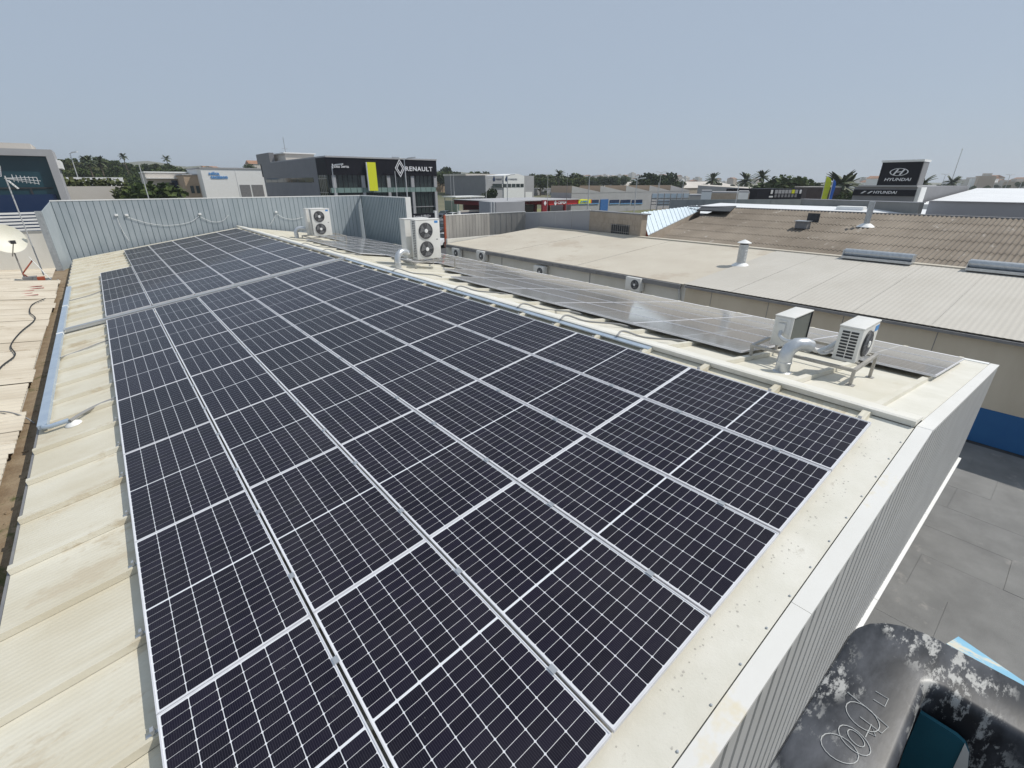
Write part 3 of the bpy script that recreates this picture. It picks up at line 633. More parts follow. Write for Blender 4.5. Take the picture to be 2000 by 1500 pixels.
for k in range(6): b.tube([(-.1 + .02 * k, -.3, za + .08 + .09 * k), (-.1 + .02 * k, .3, za + .08 + .09 * k)], .017, 5)
b.tube([(-.1, -.3, za + .08), (0, -.3, za + .53)], .01, 5).tube([(-.1, .3, za + .08), (0, .3, za + .53)], .018, 5); b.build('reflector_grid', M['cargo'], t)
b = MB()
for k in range(5): b.tube([(.1 + .06 * k, -.3, za - .1 - .09 * k), (.1 + .06 * k, .3, za - .1 - .09 * k)], .017, 5)
b.tube([(.1, -.3, za - .1), (.34, -.3, za - .46)], .01, 5).tube([(.1, .3, za - .1), (.34, .3, za - .46)], .018, 5); b.build('reflector_grid', M['cargo'], t)

# ------------------------------------------------------------------ right neighbour: tan and blue wall, beige roof
NX = 18.5; EZ = -.62
rn = thing('neighbour_warehouse', 'long warehouse with beige roof, tan wall and blue base across the alley', 'building', (NX, 8, GZ))
MB().box(NX, NX + .25, -12, 9.35, -2.66, EZ - .02).build('upper_wall', M['tanwall'], rn, world=True)
MB().box(NX - .012, NX + .25, -12, 9.35, GZ, -2.662).build('blue_base', M['blue'], rn, world=True)
MB().box(NX + .02, NX + .25, 9.352, 27.6, GZ, EZ - .02).build('upper_wall', M['whitewall'], rn, world=True)
for yv in (-6, -3.6, -1.2, 1.2, 3.6, 6.0, 8.2): MB().box(NX - .004, NX - .001, yv - .01, yv + .01, -2.66, EZ - .1).build('wall_joint', M['gutter'], rn, world=True)
for yv in (11.5, 14.6, 18.1, 21.6): MB().box(NX + .005, NX + .019, yv - .02, yv + .02, -2.66, EZ - .1).build('wall_joint', M['gutter'], rn, world=True)
RS = math.atan2(.62, 8.6); RUN = 8.6 / math.cos(RS)
def nroof(name, y0, y1, m, pitch, amp, lift=0):
    o = corr(y1 - y0, RUN, pitch, amp, seg=6).build(name, m, rn); o.location = (NX - .12 - NX, y0 - 8, EZ + lift - GZ); o.rotation_euler = (0, -RS, 0); return o
yv = 9.42
for L in (6.1, 6.1, 5.95): nroof('roof_sheet', yv, yv + L - .03, M['beige'], 50, .0005); yv += L
for k in range(10): nroof('roof_sheet', 9.4 - 2.0 * (k + 1), 9.4 - 2.0 * k - .004, M['palegrey'], .15, .0025, .02)
MB().box(NX + 8.35, NX + 8.75, -11, 27.5, EZ + .55, EZ + .68).build('ridge_lip', M['beige'], rn, world=True)
yv = 9.5
for L in (2.4, 2.1, 3.0, 2.6, 2.9, 3.1, 1.9): MB().box(NX - .24, NX - .125, yv, min(yv + L, 27.6) - .02, EZ - .20, EZ - .02).build('gutter', M['gutter'], rn, world=True); yv += L
MB().box(NX - .20, NX - .02, -12, 9.3, EZ - .11, EZ - .03).build('gutter', M['gutter'], rn, world=True)
MB().tube([(NX - .12, 9.6, -.8), (NX - .06, 9.55, -1.2), (NX - .06, 9.55, GZ)], .05, 10).build('downpipe', M['galv'], rn, True, world=True)
for (ya, yb) in ((26.4, 27.6),): MB().box(NX + .02, NX + 8.5, 27.61, 27.8, GZ, EZ + .3).build('end_wall', M['whitewall'], rn, world=True)
# wall mounted units
def wall_ac(label, y, z, w=.80, h=.58):
    t = thing('air_conditioner', label, 'air conditioner', (NX - .02, y, z), (0, 0, -math.pi / 2), 'units on the alley wall')
    rbox('body', (-w / 2, w / 2, -.36, -.04, 0, h), M['ac'], t, .02)
    fan(t, -w * .0 + .12, h / 2, -.361, .21, None)
    for xx in (-.3, .25): MB().box(xx, xx + .04, -.36, -.001, -.045, -.003).build('bracket', M['steel_leg'], t)
    return t
for (px, py, lab) in ((1240, 555, 'white air conditioner with black fan under the beige eave'), (1056, 530, 'air conditioner on the alley wall, half hidden behind the right panels'), (942, 500, 'air conditioner near the far end of the alley wall'), (893, 494, 'smallest far air conditioner at the end of the alley wall')):
    p = at_x(px, py, NX - .2); wall_ac(lab, p.y, p.z - .27)
# chimney with cone cap
cbp = Vector((22.9, 9.3, EZ + (22.9 - NX + .12) * math.tan(RS)))
t = thing('chimney', 'galvanised round chimney with white cone cap on the beige roof', 'chimney', cbp)
MB().lathe((0, 0, -.05), [(.2, 0), (.2, .98)], 24).build('pipe', M['galv'], t, True); MB().lathe((0, 0, .93), [(.17, 0), (.17, .1)], 20).build('neck', M['ac_dark'], t, True)
for k in range(6): MB().lathe((0, 0, .1 + .14 * k), [(.2, 0), (.205, .006), (.205, .016), (.2, .022)], 24).build('seam', M['galv'], t, True)
MB().lathe((0, 0, 1.0), [(.30, 0), (.30, .012), (.12, .10), (.0, .15)], 24).build('cap', M['white'], t, True); MB().lathe((0, 0, -.03), [(.42, 0), (.36, .05), (.22, .14)], 20).build('mortar_skirt', M['white'], t, True)
# second nave: brown fibre cement
BX0, BX1 = 27.4, 40.0; BZ0, BZ1 = -.78, 1.25
br = thing('neighbour_warehouse', 'old warehouse roofed in brown corrugated fibre cement', 'building', (34, 8, GZ))
ang = math.atan2(BZ1 - BZ0, BX1 - BX0); run = (BX1 - BX0) / math.cos(ang); NC = 7
for k in range(NC):
    o = corr(33.4, run / NC + .12, .22, .035, seg=6).build('roof_course', M['brown'], br); o.rotation_euler = (0, -ang, 0)
    s = run / NC * k; o.location = (BX0 + s * math.cos(ang) - 34, -14 - 8, BZ0 + s * math.sin(ang) + .035 * (k % 2) * 0 + .03 * (NC - k) * .0 + .02 * k - GZ)
MB().prism([(BX0 + .2, 19.2, GZ), (BX1 + .6, 19.2, GZ), (BX1 + .6, 19.2, BZ1 - .1), (BX0 + .2, 19.2, BZ0 - .2)], (0, -32.8, 0)).build('wall', M['tanblock'], br, world=True)
MB().box(BX1 - .12, BX1 + .35, -14, 22.5, BZ1 + .06, BZ1 + .16).build('ridge_cap', M['gutter'], br, world=True)
for i, (px, py, lab) in enumerate(((1567, 443, 'square dark vent with tilted flap on the brown roof'),)):
    X = 35.0; z = BZ0 + (X - BX0) * math.tan(ang); p = at_z(px, py, z + .15)
    t = thing('roof_vent', lab, 'vent', (X, p.y * (X / p.x) if False else at_x(px, py, X).y, z + .1))
    MB().box(-.3, .3, -.35, .35, 0, .42).build('housing', M['gutter'], t); MB().box(-.38, .38, -.42, .42, .421, .46).build('lid', M['galv'], t); MB().box(.46, .5, -.7, .0, .35, .9).build('flap', M['ac_dark'], t)
X = 36.5; z = BZ0 + (X - BX0) * math.tan(ang); yq = at_x(1688, 452, X).y
t = thing('chimney', 'plain grey metal flue standing on the brown roof', 'chimney', (X, yq, z + .1))
MB().lathe((0, 0, -.1), [(.16, 0), (.16, 1.5)], 20).build('pipe', M['galv'], t, True); MB().lathe((0, 0, -.05), [(.5, 0), (.4, .08), (.21, .2)], 16).build('mortar_skirt', M['white'], t, True)
for i, (px, py, ln, lab) in enumerate(((1711, 512, 2.6, 'long grey ridge ventilator between the two neighbour roofs'), (1990, 537, 3.0, 'grey ridge ventilator at the right picture edge'))):
    p = at_x(px, py, NX + 8.3); t = thing('ridge_vent', lab, 'vent', (NX + 8.3, p.y, EZ + .66))
    MB().box(-.4, .3, -ln / 2, ln / 2, 0, .09).build('base', M['galv'], t); MB().lathe((0, -ln / 2 + .02, .24), [(.16, 0), (.16, ln - .04)], 16, 'y').build('hood', M['galv'], t, True)
    MB().box(-.3, .26, -ln / 2, -ln / 2 + .019, .091, .36).build('end_plate', M['galv'], t); MB().box(-.3, .26, ln / 2 - .019, ln / 2, .091, .36).build('end_plate', M['galv'], t)

# ------------------------------------------------------------------ fences, shed and sheet roof beyond the beige roof
def wall_run(name, label, cat, pts, z0, tops, m, thick=.15, pitch=None, trim=None, group=None):
    """a fence or wall through plan points; tops are heights per point; sheets are parts"""
    t = thing(name, label, cat, (pts[0][0], pts[0][1], z0), group=group)
    for i in range(len(pts) - 1):
        a = Vector((*pts[i], 0)); b_ = Vector((*pts[i + 1], 0)); L = (b_ - a).length; n_ = max(1, int(L / pitch)) if pitch else 1; d = (b_ - a) / n_; nrm = Vector((-d.y, d.x, 0)).normalized() * thick
        for k in range(n_):
            p, q_ = a + d * k, a + d * (k + (.985 if pitch else 1)); za = tops[i] + (tops[i + 1] - tops[i]) * k / n_; zb = tops[i] + (tops[i + 1] - tops[i]) * (k + 1) / n_
            off = nrm * (.25 * (k % 2)) if pitch else Vector()
            MB().prism([p + off + Vector((0, 0, z0)), q_ + off + Vector((0, 0, z0)), q_ + off + Vector((0, 0, zb)), p + off + Vector((0, 0, za))], nrm).build('sheet' if pitch else 'wall_face', m, t, world=True)
        if trim: MB().prism([a - nrm * .3 + Vector((0, 0, tops[i] + .002)), b_ - nrm * .3 + Vector((0, 0, tops[i + 1] + .002)), b_ - nrm * .3 + Vector((0, 0, tops[i + 1] + .05)), a - nrm * .3 + Vector((0, 0, tops[i] + .05))], nrm * 1.6).build('top_trim', trim, t, world=True)
    return t
f0 = (19.3, 28.6); f1 = (25.0, 33.2); f2 = (28.3, 35.2)
z_at = lambda px, py, pt: (CAM + ray(px, py) * (((pt[0] - CAM.x) * FWD.x + (pt[1] - CAM.y) * FWD.y) / (ray(px, py).x * FWD.x + ray(px, py).y * FWD.y))).z
pa = at_z(872, 473, EZ + .0); 
A = Vector((at_z(872, 474, EZ).x, at_z(872, 474, EZ).y)); B_ = Vector((at_z(957, 452, EZ + .25).x, at_z(957, 452, EZ + .25).y)); C_ = Vector((at_z(1026, 446, EZ + .4).x, at_z(1026, 446, EZ + .4).y)); D_ = Vector((at_z(1150, 453, EZ + .55).x, at_z(1150, 453, EZ + .55).y))
def topz(p, py):                                                          # height that appears at image row py above plan point p
    lo, hi = -3, 30
    for _ in range(50):
        mid = (lo + hi) / 2; d = Vector((p[0], p[1], mid)) - CAM; y_ = 750 + FPX * d.dot(DOWN) / d.dot(FWD)
        if y_ > py: lo = mid
        else: hi = mid
    return lo
wall_run('sheet_fence', 'weathered grey corrugated fence with a red end post beyond the beige roof', 'fence', [A, B_, C_], EZ - .3, [topz(A, 421), topz(B_, 417), topz(C_, 414)], M['corrfence'], .05, .22, M['white'])
MB_ = MB().box(-.12, .0, -.12, .02, 0, topz(A, 420) - EZ + .3).build('fence_post', M['rust']); MB_.location = (A.x - .03, A.y, EZ - .3); tag(MB_, 'dark red steel post at the near end of the sheet fence', 'post')
wall_run('screen_fence', 'plain grey sheet screen between the corrugated fence and block shed', 'fence', [C_, D_], EZ - .3, [topz(C_, 416), topz(D_, 411)], M['bigwall'], .05, 1.6, M['white'])
E_ = Vector((at_z(1250, 462, EZ + .66).x, at_z(1250, 462, EZ + .66).y))
sh = thing('block_shed', 'tan painted block shed with a barred window', 'building', (D_.x, D_.y, EZ - .5))
zs = topz(D_, 413); dv = Vector((E_.x - D_.x, E_.y - D_.y, 0)); un = dv.normalized(); bk = Vector((-un.y, un.x, 0))
if bk.dot(FWD) < 0: bk = -bk
L = dv.length; P0 = Vector((D_.x, D_.y, 0))
MB().prism([P0 + Vector((0, 0, EZ - .5)), P0 + un * L + Vector((0, 0, EZ - .5)), P0 + un * L + Vector((0, 0, zs)), P0 + Vector((0, 0, zs))], bk * .5).build('wall', M['tanblock'], sh, world=True)
nrow = 6
for r in range(nrow):
    h = (zs - EZ - .02) / nrow; off = 0 if r % 2 else .5; k = 0; x = -off * .45
    while x < L:
        a, b_ = max(x, 0) + .006, min(x + .45, L) - .006
        if b_ - a > .05 and not (r in (1, 2, 3) and a > L * .44 and b_ < L * .86):
            MB().prism([P0 + un * a + Vector((0, 0, EZ + h * r + .006)), P0 + un * b_ + Vector((0, 0, EZ + h * r + .006)), P0 + un * b_ + Vector((0, 0, EZ + h * (r + 1) - .006)), P0 + un * a + Vector((0, 0, EZ + h * (r + 1) - .006))], -bk * .012).build('block', M['tanblock'], sh, world=True)
        x += .45
MB().prism([P0 - un * .1 + Vector((0, 0, zs + .002)), P0 + un * (L + .1) + Vector((0, 0, zs + .002)), P0 + un * (L + .1) + Vector((0, 0, zs + .07)), P0 - un * .1 + Vector((0, 0, zs + .07))], bk * .7).build('roof_edge', M['gutter'], sh, world=True)
h = (zs - EZ) / nrow
w = MB().prism([P0 + un * (L * .46) + Vector((0, 0, EZ + h * 1.1)) - bk * .013, P0 + un * (L * .80) + Vector((0, 0, EZ + h * 1.1)) - bk * .013, P0 + un * (L * .80) + Vector((0, 0, EZ + h * 3.9)) - bk * .013, P0 + un * (L * .46) + Vector((0, 0, EZ + h * 3.9)) - bk * .013], -bk * .01).build('window', M['ac_dark'], sh, world=True)
for k in range(9):
    q_ = P0 + un * (L * (.47 + .04 * k)) - bk * .05; MB().tube([q_ + Vector((0, 0, EZ + h)) - sh.location, q_ + Vector((0, 0, EZ + h * 4)) - sh.location], .012, 5).build('bar', M['steel_leg'], w)
for hz in (1.2, 2.5, 3.8):
    a, b_ = P0 + un * (L * .45) - bk * .05, P0 + un * (L * .82) - bk * .05; MB().tube([a + Vector((0, 0, EZ + h * hz)) - sh.location, b_ + Vector((0, 0, EZ + h * hz)) - sh.location], .012, 5).build('bar', M['steel_leg'], w)
# bluish white corrugated slope
q0, q3 = at_x(1266, 460, 27.6), at_x(1368, 411, 39.6); q1, q2 = at_y(1252, 416, q0.y + 2.2), at_y(1362, 402, q3.y + 2.6)
t = thing('sheet_roof', 'bluish white ribbed metal roof slope beyond the block shed', 'roof', (q0.x, q0.y, q0.z))
nsh = 30
for k in range(nsh):
    a, b_ = k / nsh, (k + .9) / nsh; f_ = lambda s, e: (q0.lerp(q3, s) if e == 0 else q1.lerp(q2, s))
    MB().prism([f_(a, 0), f_(b_, 0), f_(b_, 1), f_(a, 1)], (0, 0, .06 if k % 2 else .03)).build('roof_sheet', M['bw_roof'], t, world=True)
MB().prism([q0 + Vector((0, 0, -.02)), q3 + Vector((0, 0, -.02)), Vector((q3.x, q3.y, -2.5)), Vector((q0.x, q0.y, -2.5))], (.15, .15, 0)).build('wall', M['tanblock'], t, world=True)
MB().prism([q0 + Vector((0, 0, -.03)), q1 + Vector((0, 0, -.03)), Vector((q1.x, q1.y, -2.5)), Vector((q0.x, q0.y, -2.5))], (.1, .1, 0)).build('gable', M['rust'], t, world=True)
# dark solar mat at the top of the brown roof
p = [at_x(1372, 405, 41.0), at_x(1438, 404, 41.0), at_x(1425, 415, 37.0), at_x(1360, 412, 37.0)]
t = thing('roof_mat', 'flat dark sheet lying at the top corner of the brown roof', 'roof sheet', p[0]); MB().prism(p, (0, 0, .08)).build('sheet', M['black'], t, world=True)
# white membrane roof behind, with two skylights
t = thing('membrane_roof', 'low white membrane roof behind the brown ridge', 'roof', (50, 16, GZ))
MB().prism([(41, 6.5, .72), (41, 26, .72), (52, 26, 1.18), (52, 8.4, 1.18)], (0, 0, .06)).build('slope', M['roofwhite'], t, world=True); MB().prism([(52.01, 8.4, 1.18), (52.01, 26, 1.18), (61, 26, .8), (61, 9.4, .8)], (0, 0, .06)).build('slope', M['roofwhite'], t, world=True)
MB().box(41.1, 60.9, 9.6, 25.9, GZ, .70).build('wall', M['bigwall'], t, world=True)
for i, (px, py) in enumerate(((1662, 409), (1700, 406))):
    q_ = at_z(px, py, 1.15); o = rbox('skylight', (-.5, .5, -1.0, 1.0, 0, .38), M['white'], None, .1); o.location = (q_.x, q_.y, 1.02); tag(o, ['white domed skylight left on the membrane roof', 'white domed skylight right on the membrane roof'][i], 'skylight', 'skylights')
# tall plain walls at the right
wa, wb, wc = at_x(1817, 393, 47), at_x(2000, 397, 47), at_x(1571, 389, 62)
wall_run('parapet_wall', 'large plain grey parapet wall at the right behind the brown roof', 'wall', [(47, wa.y), (47, -24)], -1, [wa.z, wa.z], M['bigwall'], -.3, None, M['grey2'])
wall_run('parapet_wall', 'long dark grey parapet wall below the car dealer sign', 'wall', [(47, wa.y + .3), (wc.x, wc.y)], -1, [wa.z - .12, topz((wc.x, wc.y), 389)], M['darkwall'], .3, None, M['grey2'])
fa, fbk = at_r(1310, 390, 64), at_r(1571, 389, 72)
t = wall_run('concrete_fence', 'pale stained panel fence with dark streaks left of the dark parapet', 'fence', [(fa.x, fa.y), (fbk.x, fbk.y)], GZ, [fa.z, topz((fbk.x, fbk.y), 389)], M['fencewall'], .15, 1.9)

# ------------------------------------------------------------------ far buildings
X_, Y_, Z_ = Vector((1, 0, 0)), Vector((0, 1, 0)), Vector((0, 0, 1))
def facade_y(px, py, Y): return at_y(px, py, Y)
# --- black car dealer
YF = 79.0
xl, xr = at_y(636, 307, YF).x, at_y(852, 318, YF).x; zt_ = topz((xl, YF), 307); zb_ = topz((xl, YF), 341.5); zf1 = topz((xl, YF), 367); zf0 = topz((xl, YF), 377)
dl = thing('car_showroom', 'black and glass car showroom with yellow banner and white lettering', 'building', ((xl + xr) / 2, YF + 15, GZ))
MB().box(xl, xr, YF, YF + 39, zb_, zt_).build('black_band', M['blacksign'], dl, world=True)
MB().box(xl - .1, xr + .1, YF - .1, YF + 39.1, zt_ + .002, zt_ + .22).build('roof_edge', M['grey2'], dl, world=True)
MB().box(xl + .3, xr - .3, YF + .5, YF + 38, zf1, zb_ - .002).build('upper_glazing', M['glassdark'], dl, world=True)
MB().box(xl + .3, xr - .3, YF + .5, YF + 38, GZ, zf0 - .002).build('lower_glazing', M['glassdark'], dl, world=True)
nsp = 18
for k in range(nsp):
    a = xl + .2 + (xr - xl - .4) / nsp * k; MB().box(a + .04, a + (xr - xl - .4) / nsp - .04, YF + .18, YF + .6, zf0, zf1 - .002).build('spandrel_panel', M['glassgreen'], dl, world=True)
for fx in (.045, .29, .52, .75, .985):
    a = xl + (xr - xl) * fx; MB().box(a - .3, a + .3, YF + .15, YF + .49, zf1 + .002, zb_ - .003).build('column', M['grey2'], dl, world=True); MB().box(a - .25, a + .25, YF + .15, YF + .49, GZ, zf0 - .003).build('column', M['grey2'], dl, world=True)
for k in range(1, 24):
    a = xl + (xr - xl) * k / 24
    for z0, z1 in ((zf1 + .004, zb_ - .004), (GZ, zf0 - .004)): MB().box(a - .04, a + .04, YF + .42, YF + .498, z0, z1).build('mullion', M['ac_dark'], dl, world=True)
MB().box(xl + .3, xr - .3, YF + .4, YF + .497, GZ + 2.9, GZ + 3.0).build('transom', M['grey2'], dl, world=True)
# left side: black strip then long grey wall with a window band
yb = at_x(617, 309, xl).y; yg = at_x(512, 322, xl).y
MB().box(xl - .12, xl - .004, YF + .01, yb, zb_, zt_ - .001).build('side_band', M['blacksign'], dl, world=True)
MB().box(xl - .10, xl + .2, YF + .6, yb, GZ, zb_ - .003).build('side_glazing', M['glassdark'], dl, world=True)
for k in range(1, 5):
    a = YF + .6 + (yb - YF - .6) * k / 5; MB().box(xl - .14, xl - .101, a - .05, a + .05, GZ, zb_ - .004).build('mullion', M['steel_leg'], dl, world=True)
for zz in (GZ + 3, zf0, zf1 + 1.3): MB().box(xl - .15, xl - .142, YF + .6, yb, zz, zz + .1).build('transom', M['steel_leg'], dl, world=True)
MB().box(xl - .16, xl + .6, yb + .004, yg, GZ, zt_ + .05).build('grey_wall', M['grey1'], dl, world=True)
wz0, wz1 = topz((xl, yb + 4), 356), topz((xl, yb + 4), 347)
MB().box(xl - .20, xl - .161, yb + 2.2, yg - 1.5, wz0, wz1).build('window_band', M['glassdark'], dl, world=True)
for k in range(1, 7): a = yb + 2.2 + (yg - yb - 3.7) * k / 7; MB().box(xl - .22, xl - .201, a - .05, a + .05, wz0, wz1).build('mullion', M['grey1'], dl, world=True)
ys = at_x(525, 310, xl).y; zst = topz((xl, yg), 301)
MB().box(xl - .12, xl + .8, ys - 1, yg + 3, zt_ + .051, zst).build('stair_parapet', M['grey1'], dl, world=True)
MB().box(xl + 1.5, xl + 7, ys - 6, ys + 5, zt_ + .23, topz((xl + 4, ys), 303)).build('roof_house', M['house'], dl, world=True)
MB().box(xl + 1.2, xl + 7.3, ys - 6.3, ys + 5.3, topz((xl + 4, ys), 303) + .002, topz((xl + 4, ys), 301)).build('roof_house_cap', M['white'], dl, world=True)
zy = lambda py: topz((at_y(725, 345, YF).x, YF), py)
xa, xb2 = at_y(717, 345, YF).x, at_y(733.5, 345, YF).x
MB().box(xa, xb2, YF - .5, YF - .12, zy(372.6), zy(317)).build('yellow_banner', M['signyellow'], dl, world=True)
MB().box(xa - .12, xa - .004, YF - .48, YF - .14, zy(372.6), zy(317)).build('banner_edge', M['signwhite'], dl, world=True)
p = at_y(792, 335, YF - .05); p2 = at_y(844, 330, YF - .05)
lettering('lettering', 'RENAULT', M['signwhite'], dl, Vector((p.x, YF - .08, topz((p.x, YF), 334.0))), X_, Z_, p2.x - p.x, topz((p.x, YF), 325.0) - topz((p.x, YF), 334.0), .06, bold=.02, spacing=1.1)
pc = at_y(780.6, 328.5, YF); hw, hh = .92, 1.42
for s0, s1 in ((1.0, .84), (.66, .50)):
    b = MB()
    pts = lambda s: [Vector((pc.x, YF - .1, pc.z + hh * s)), Vector((pc.x + hw * s, YF - .1, pc.z)), Vector((pc.x, YF - .1, pc.z - hh * s)), Vector((pc.x - hw * s, YF - .1, pc.z))]
    o_, i_ = pts(s0), pts(s1)
    for k in range(4): b.prism([o_[k], o_[(k + 1) % 4], i_[(k + 1) % 4], i_[k]], (0, .06, 0))
    b.build('diamond_emblem', M['signwhite'], dl, world=True)
p = at_y(652, 328, YF); p2 = at_y(681, 328, YF)
lettering('lettering', 'Elias Serna', M['signwhite'], dl, Vector((p.x, YF - .08, topz((p.x, YF), 327.5))), X_, Z_, p2.x - p.x, topz((p.x, YF), 321.5) - topz((p.x, YF), 327.5), .06, bold=.01)
MB().box(p.x - .25, p.x - .12, YF - .08, YF - .01, topz((p.x, YF), 329), topz((p.x, YF), 320)).build('lettering_bar', M['signwhite'], dl, world=True)
p, p2 = at_y(795, 424, 71), at_y(849, 424, 71)
t = thing('forecourt_sign', 'long low black sign board in front of the showroom', 'sign', ((p.x + p2.x) / 2, 71, GZ)); zA, zB_ = topz((p.x, 71), 431), topz((p.x, 71), 418)
MB().box(p.x, p2.x, 71, 71.3, zA, zB_).build('board', M['blacksign'], t, world=True); MB().box(p2.x + .01, p2.x + .45, 70.9, 71.4, GZ, zB_ + .3).build('pillar', M['white'], t, world=True); MB().box(p.x - .5, p.x - .01, 70.9, 71.4, GZ, zB_ + .1).build('pillar', M['white'], t, world=True)
lettering('lettering', 'Renault PRO+', M['signwhite'], t, Vector((p.x + 1.2, 70.985, zA + .35)), X_, Z_, (p2.x - p.x) * .62, (zB_ - zA) * .42, .02)
def block(name, label, cat, x0, x1, y0, y1, top, m, roofm=None, base=GZ, over=.15):
    t = thing(name, label, cat, ((x0 + x1) / 2, y0, base)); MB().box(x0, x1, y0, y1, base, top).build('wall', m, t, world=True)
    MB().box(x0 - over, x1 + over, y0 - over, y1 + over, top + .002, top + .25).build('roof_edge', roofm or M['grey2'], t, world=True); return t
# --- white workshop with blue lettering
Y = 132.0; x0, x1 = at_y(391, 330, Y).x, at_y(530, 332, Y).x; zt2 = topz((x0, Y), 329)
t = block('white_workshop', 'white workshop with blue lettering behind the screen', 'building', x0, x1, Y, Y + 20, zt2, M['white'])
xd = at_y(466, 360, Y).x
for a, b_ in ((470, 490), (493, 515)):
    pa_, pb_ = at_y(a, 372, Y), at_y(b_, 372, Y); MB().box(pa_.x, pb_.x, Y - .06, Y - .01, GZ, topz((pa_.x, Y), 361)).build('door', M['gutter'], t, world=True)
p, p2 = at_y(412, 349, Y), at_y(445, 349, Y); H_ = lambda py: topz((p.x, Y), py)
lettering('lettering', 'tecaison', M['blue_tag'], t, Vector((p.x, Y - .06, H_(349))), X_, Z_, p2.x - p.x, H_(342) - H_(349), .05, bold=.03)
lettering('lettering', 'selica', M['blue_tag'], t, Vector((at_y(408, 342, Y).x, Y - .06, H_(341.5))), X_, Z_, (p2.x - p.x) * .62, H_(335) - H_(341.5), .05, bold=.03)
t = block('brick_annex', 'small tan block annex left of the white workshop', 'building', at_y(358, 345, 138).x, at_y(404, 345, 138).x, 138, 150, topz((at_y(358, 345, 138).x, 138), 342), M['tan'])
for a in (373, 384): q_ = at_y(a, 372, 138); MB().box(q_.x, q_.x + .7, 137.9, 137.99, q_.z - .6, q_.z + 1.0).build('window', M['glassdark'], t, world=True)
xg0, xg1 = at_y(284, 345, 150).x, at_y(366, 345, 150).x
t = block('garage_building', 'low pale garage with a blue shop front left of the tan annex', 'building', xg0, xg1, 150, 165, topz((xg0, 150), 337), M['house'], M['white'])
q_ = at_y(336, 360, 150); MB().box(q_.x, q_.x + 4, 149.8, 149.99, GZ, q_.z + .9).build('shop_front', M['navy'], t, world=True); MB().box(q_.x + 1.4, q_.x + 2.6, 149.7, 149.79, q_.z - .1, q_.z + .5).build('sign', M['signwhite'], t, world=True)
q_ = at_y(318, 362, 150); MB().box(q_.x, q_.x + 2.6, 149.8, 149.99, GZ, q_.z + .6).build('door', M['ac_dark'], t, world=True); MB().box(xg0, xg1, 148.5, 149.98, topz((xg0, 150), 347) - .2, topz((xg0, 150), 347)).build('canopy', M['white'], t, world=True)
# --- blue glass building at the far left
Y = 58.0; x1 = at_y(131, 380, Y).x; x0 = x1 - 26; zt3 = topz((at_y(95, 293, Y).x, Y), 292)
t = thing('glass_building', 'grey framed building with a huge blue tinted window at the left edge', 'building', ((x0 + x1) / 2, Y, GZ))
fr = 1.0
MB().box(x0, x1, Y, Y + 6, zt3 - .52, zt3).build('roof_beam', M['grey2'], t, world=True)
MB().box(x1 - .5, x1, Y, Y + 6, GZ, zt3 - .522).build('side_pier', M['grey2'], t, world=True)
MB().box(x0, x1 - .502, Y + .5, Y + 5.9, GZ, zt3 - .523).build('glazing', M['glassblue'], t, world=True)
zb3 = topz((x1, Y), 368)
MB().box(x0, x1 - .76, Y + .3, Y + .49, GZ, topz((x1, Y), 384) + .2).build('sill', M['navy'], t, world=True)
for k in range(5): a = x1 - 2.2 - 4.2 * k; MB().box(a - .06, a + .06, Y + .42, Y + .499, zb3 - 1.5, zb3 + .0).build('mullion', M['ac_dark'], t, world=True)
MB().box(x0, x1 - .8, Y + .43, Y + .498, zb3 + .001, zb3 + .10).build('transom', M['ac_dark'], t, world=True)
q_ = at_y(16, 285, Y); MB().box(q_.x - 4, q_.x + 1.2, Y + 3, Y + 9, zt3 + .002, topz((q_.x, Y + 3), 279)).build('roof_house', M['house'], t, world=True)
MB().box(x1 - .4, x1 + .25, Y + 2, Y + 8, topz((x1, Y), 328), topz((x1, Y), 311)).build('side_box', M['white'], t, world=True)
# --- boundary wall and hedge in the field
Y = 100.0; xa, xb2 = at_y(135, 375, Y).x, at_y(256, 375, Y).x; zw_ = topz((xa, Y), 364)
wall_run('field_wall', 'pale rendered field wall left of the round bush', 'wall', [(xa - 12, Y), (xb2, Y)], GZ, [zw_, zw_], M['house'], .25, None, None)
wall_run('field_wall', 'white topped wall beyond the hedge at the foot of the wood', 'wall', [(xa - 12, 116), (at_y(240, 348, 116).x, 116)], GZ, [topz((xa, 116), 346)] * 2, M['white'], .25)
# --- grey and white warehouse with drop logos
Y = 150.0; x0, xc, xd, x1 = (at_y(a, 350, Y).x for a in (948, 983, 1023, 1044)); zt4 = topz((x0, Y), 344); yl = at_x(868, 346, x0).y
t = thing('logo_warehouse', 'grey warehouse with a white gabled front and drop shaped logos', 'building', ((x0 + x1) / 2, Y, GZ))
MB().box(x0, xc - .02, Y, yl, GZ, zt4).build('grey_front', M['grey2'], t, world=True); MB().box(x0 - .1, x0 - .004, Y + .1, yl, GZ, zt4 + .3).build('side_wall', M['grey1'], t, world=True)
MB().prism([(xc, Y - .3, GZ), (xd, Y - .3, GZ), (xd, Y - .3, zt4 + .2), ((xc + xd * 2) / 3, Y - .3, topz((xd, Y), 339.5)), (xc, Y - .3, zt4 + .3)], (0, 12, 0)).build('white_front', M['white'], t, world=True)
MB().box(xd + .02, x1, Y + .3, Y + 30, GZ, topz((xd, Y), 343)).build('grey_tower', M['grey2'], t, world=True)
MB().box(x0 - .4, x1 - 8, Y + 12.1, yl + .3, zt4 + .302, zt4 + 1.0).build('roof', M['house'], t, world=True)
H_ = lambda py: topz((xc, Y), py)
MB().box(at_y(961, 360, Y).x, xd - .3, Y - .36, Y - .301, H_(366), H_(359)).build('window_band', M['glassdark'], t, world=True)
for k in range(1, 6): a = xc - 3 + (xd - xc + 3) * k / 6; MB().box(a - .1, a + .1, Y - .42, Y - .361, H_(366), H_(359)).build('mullion', M['white'], t, world=True)
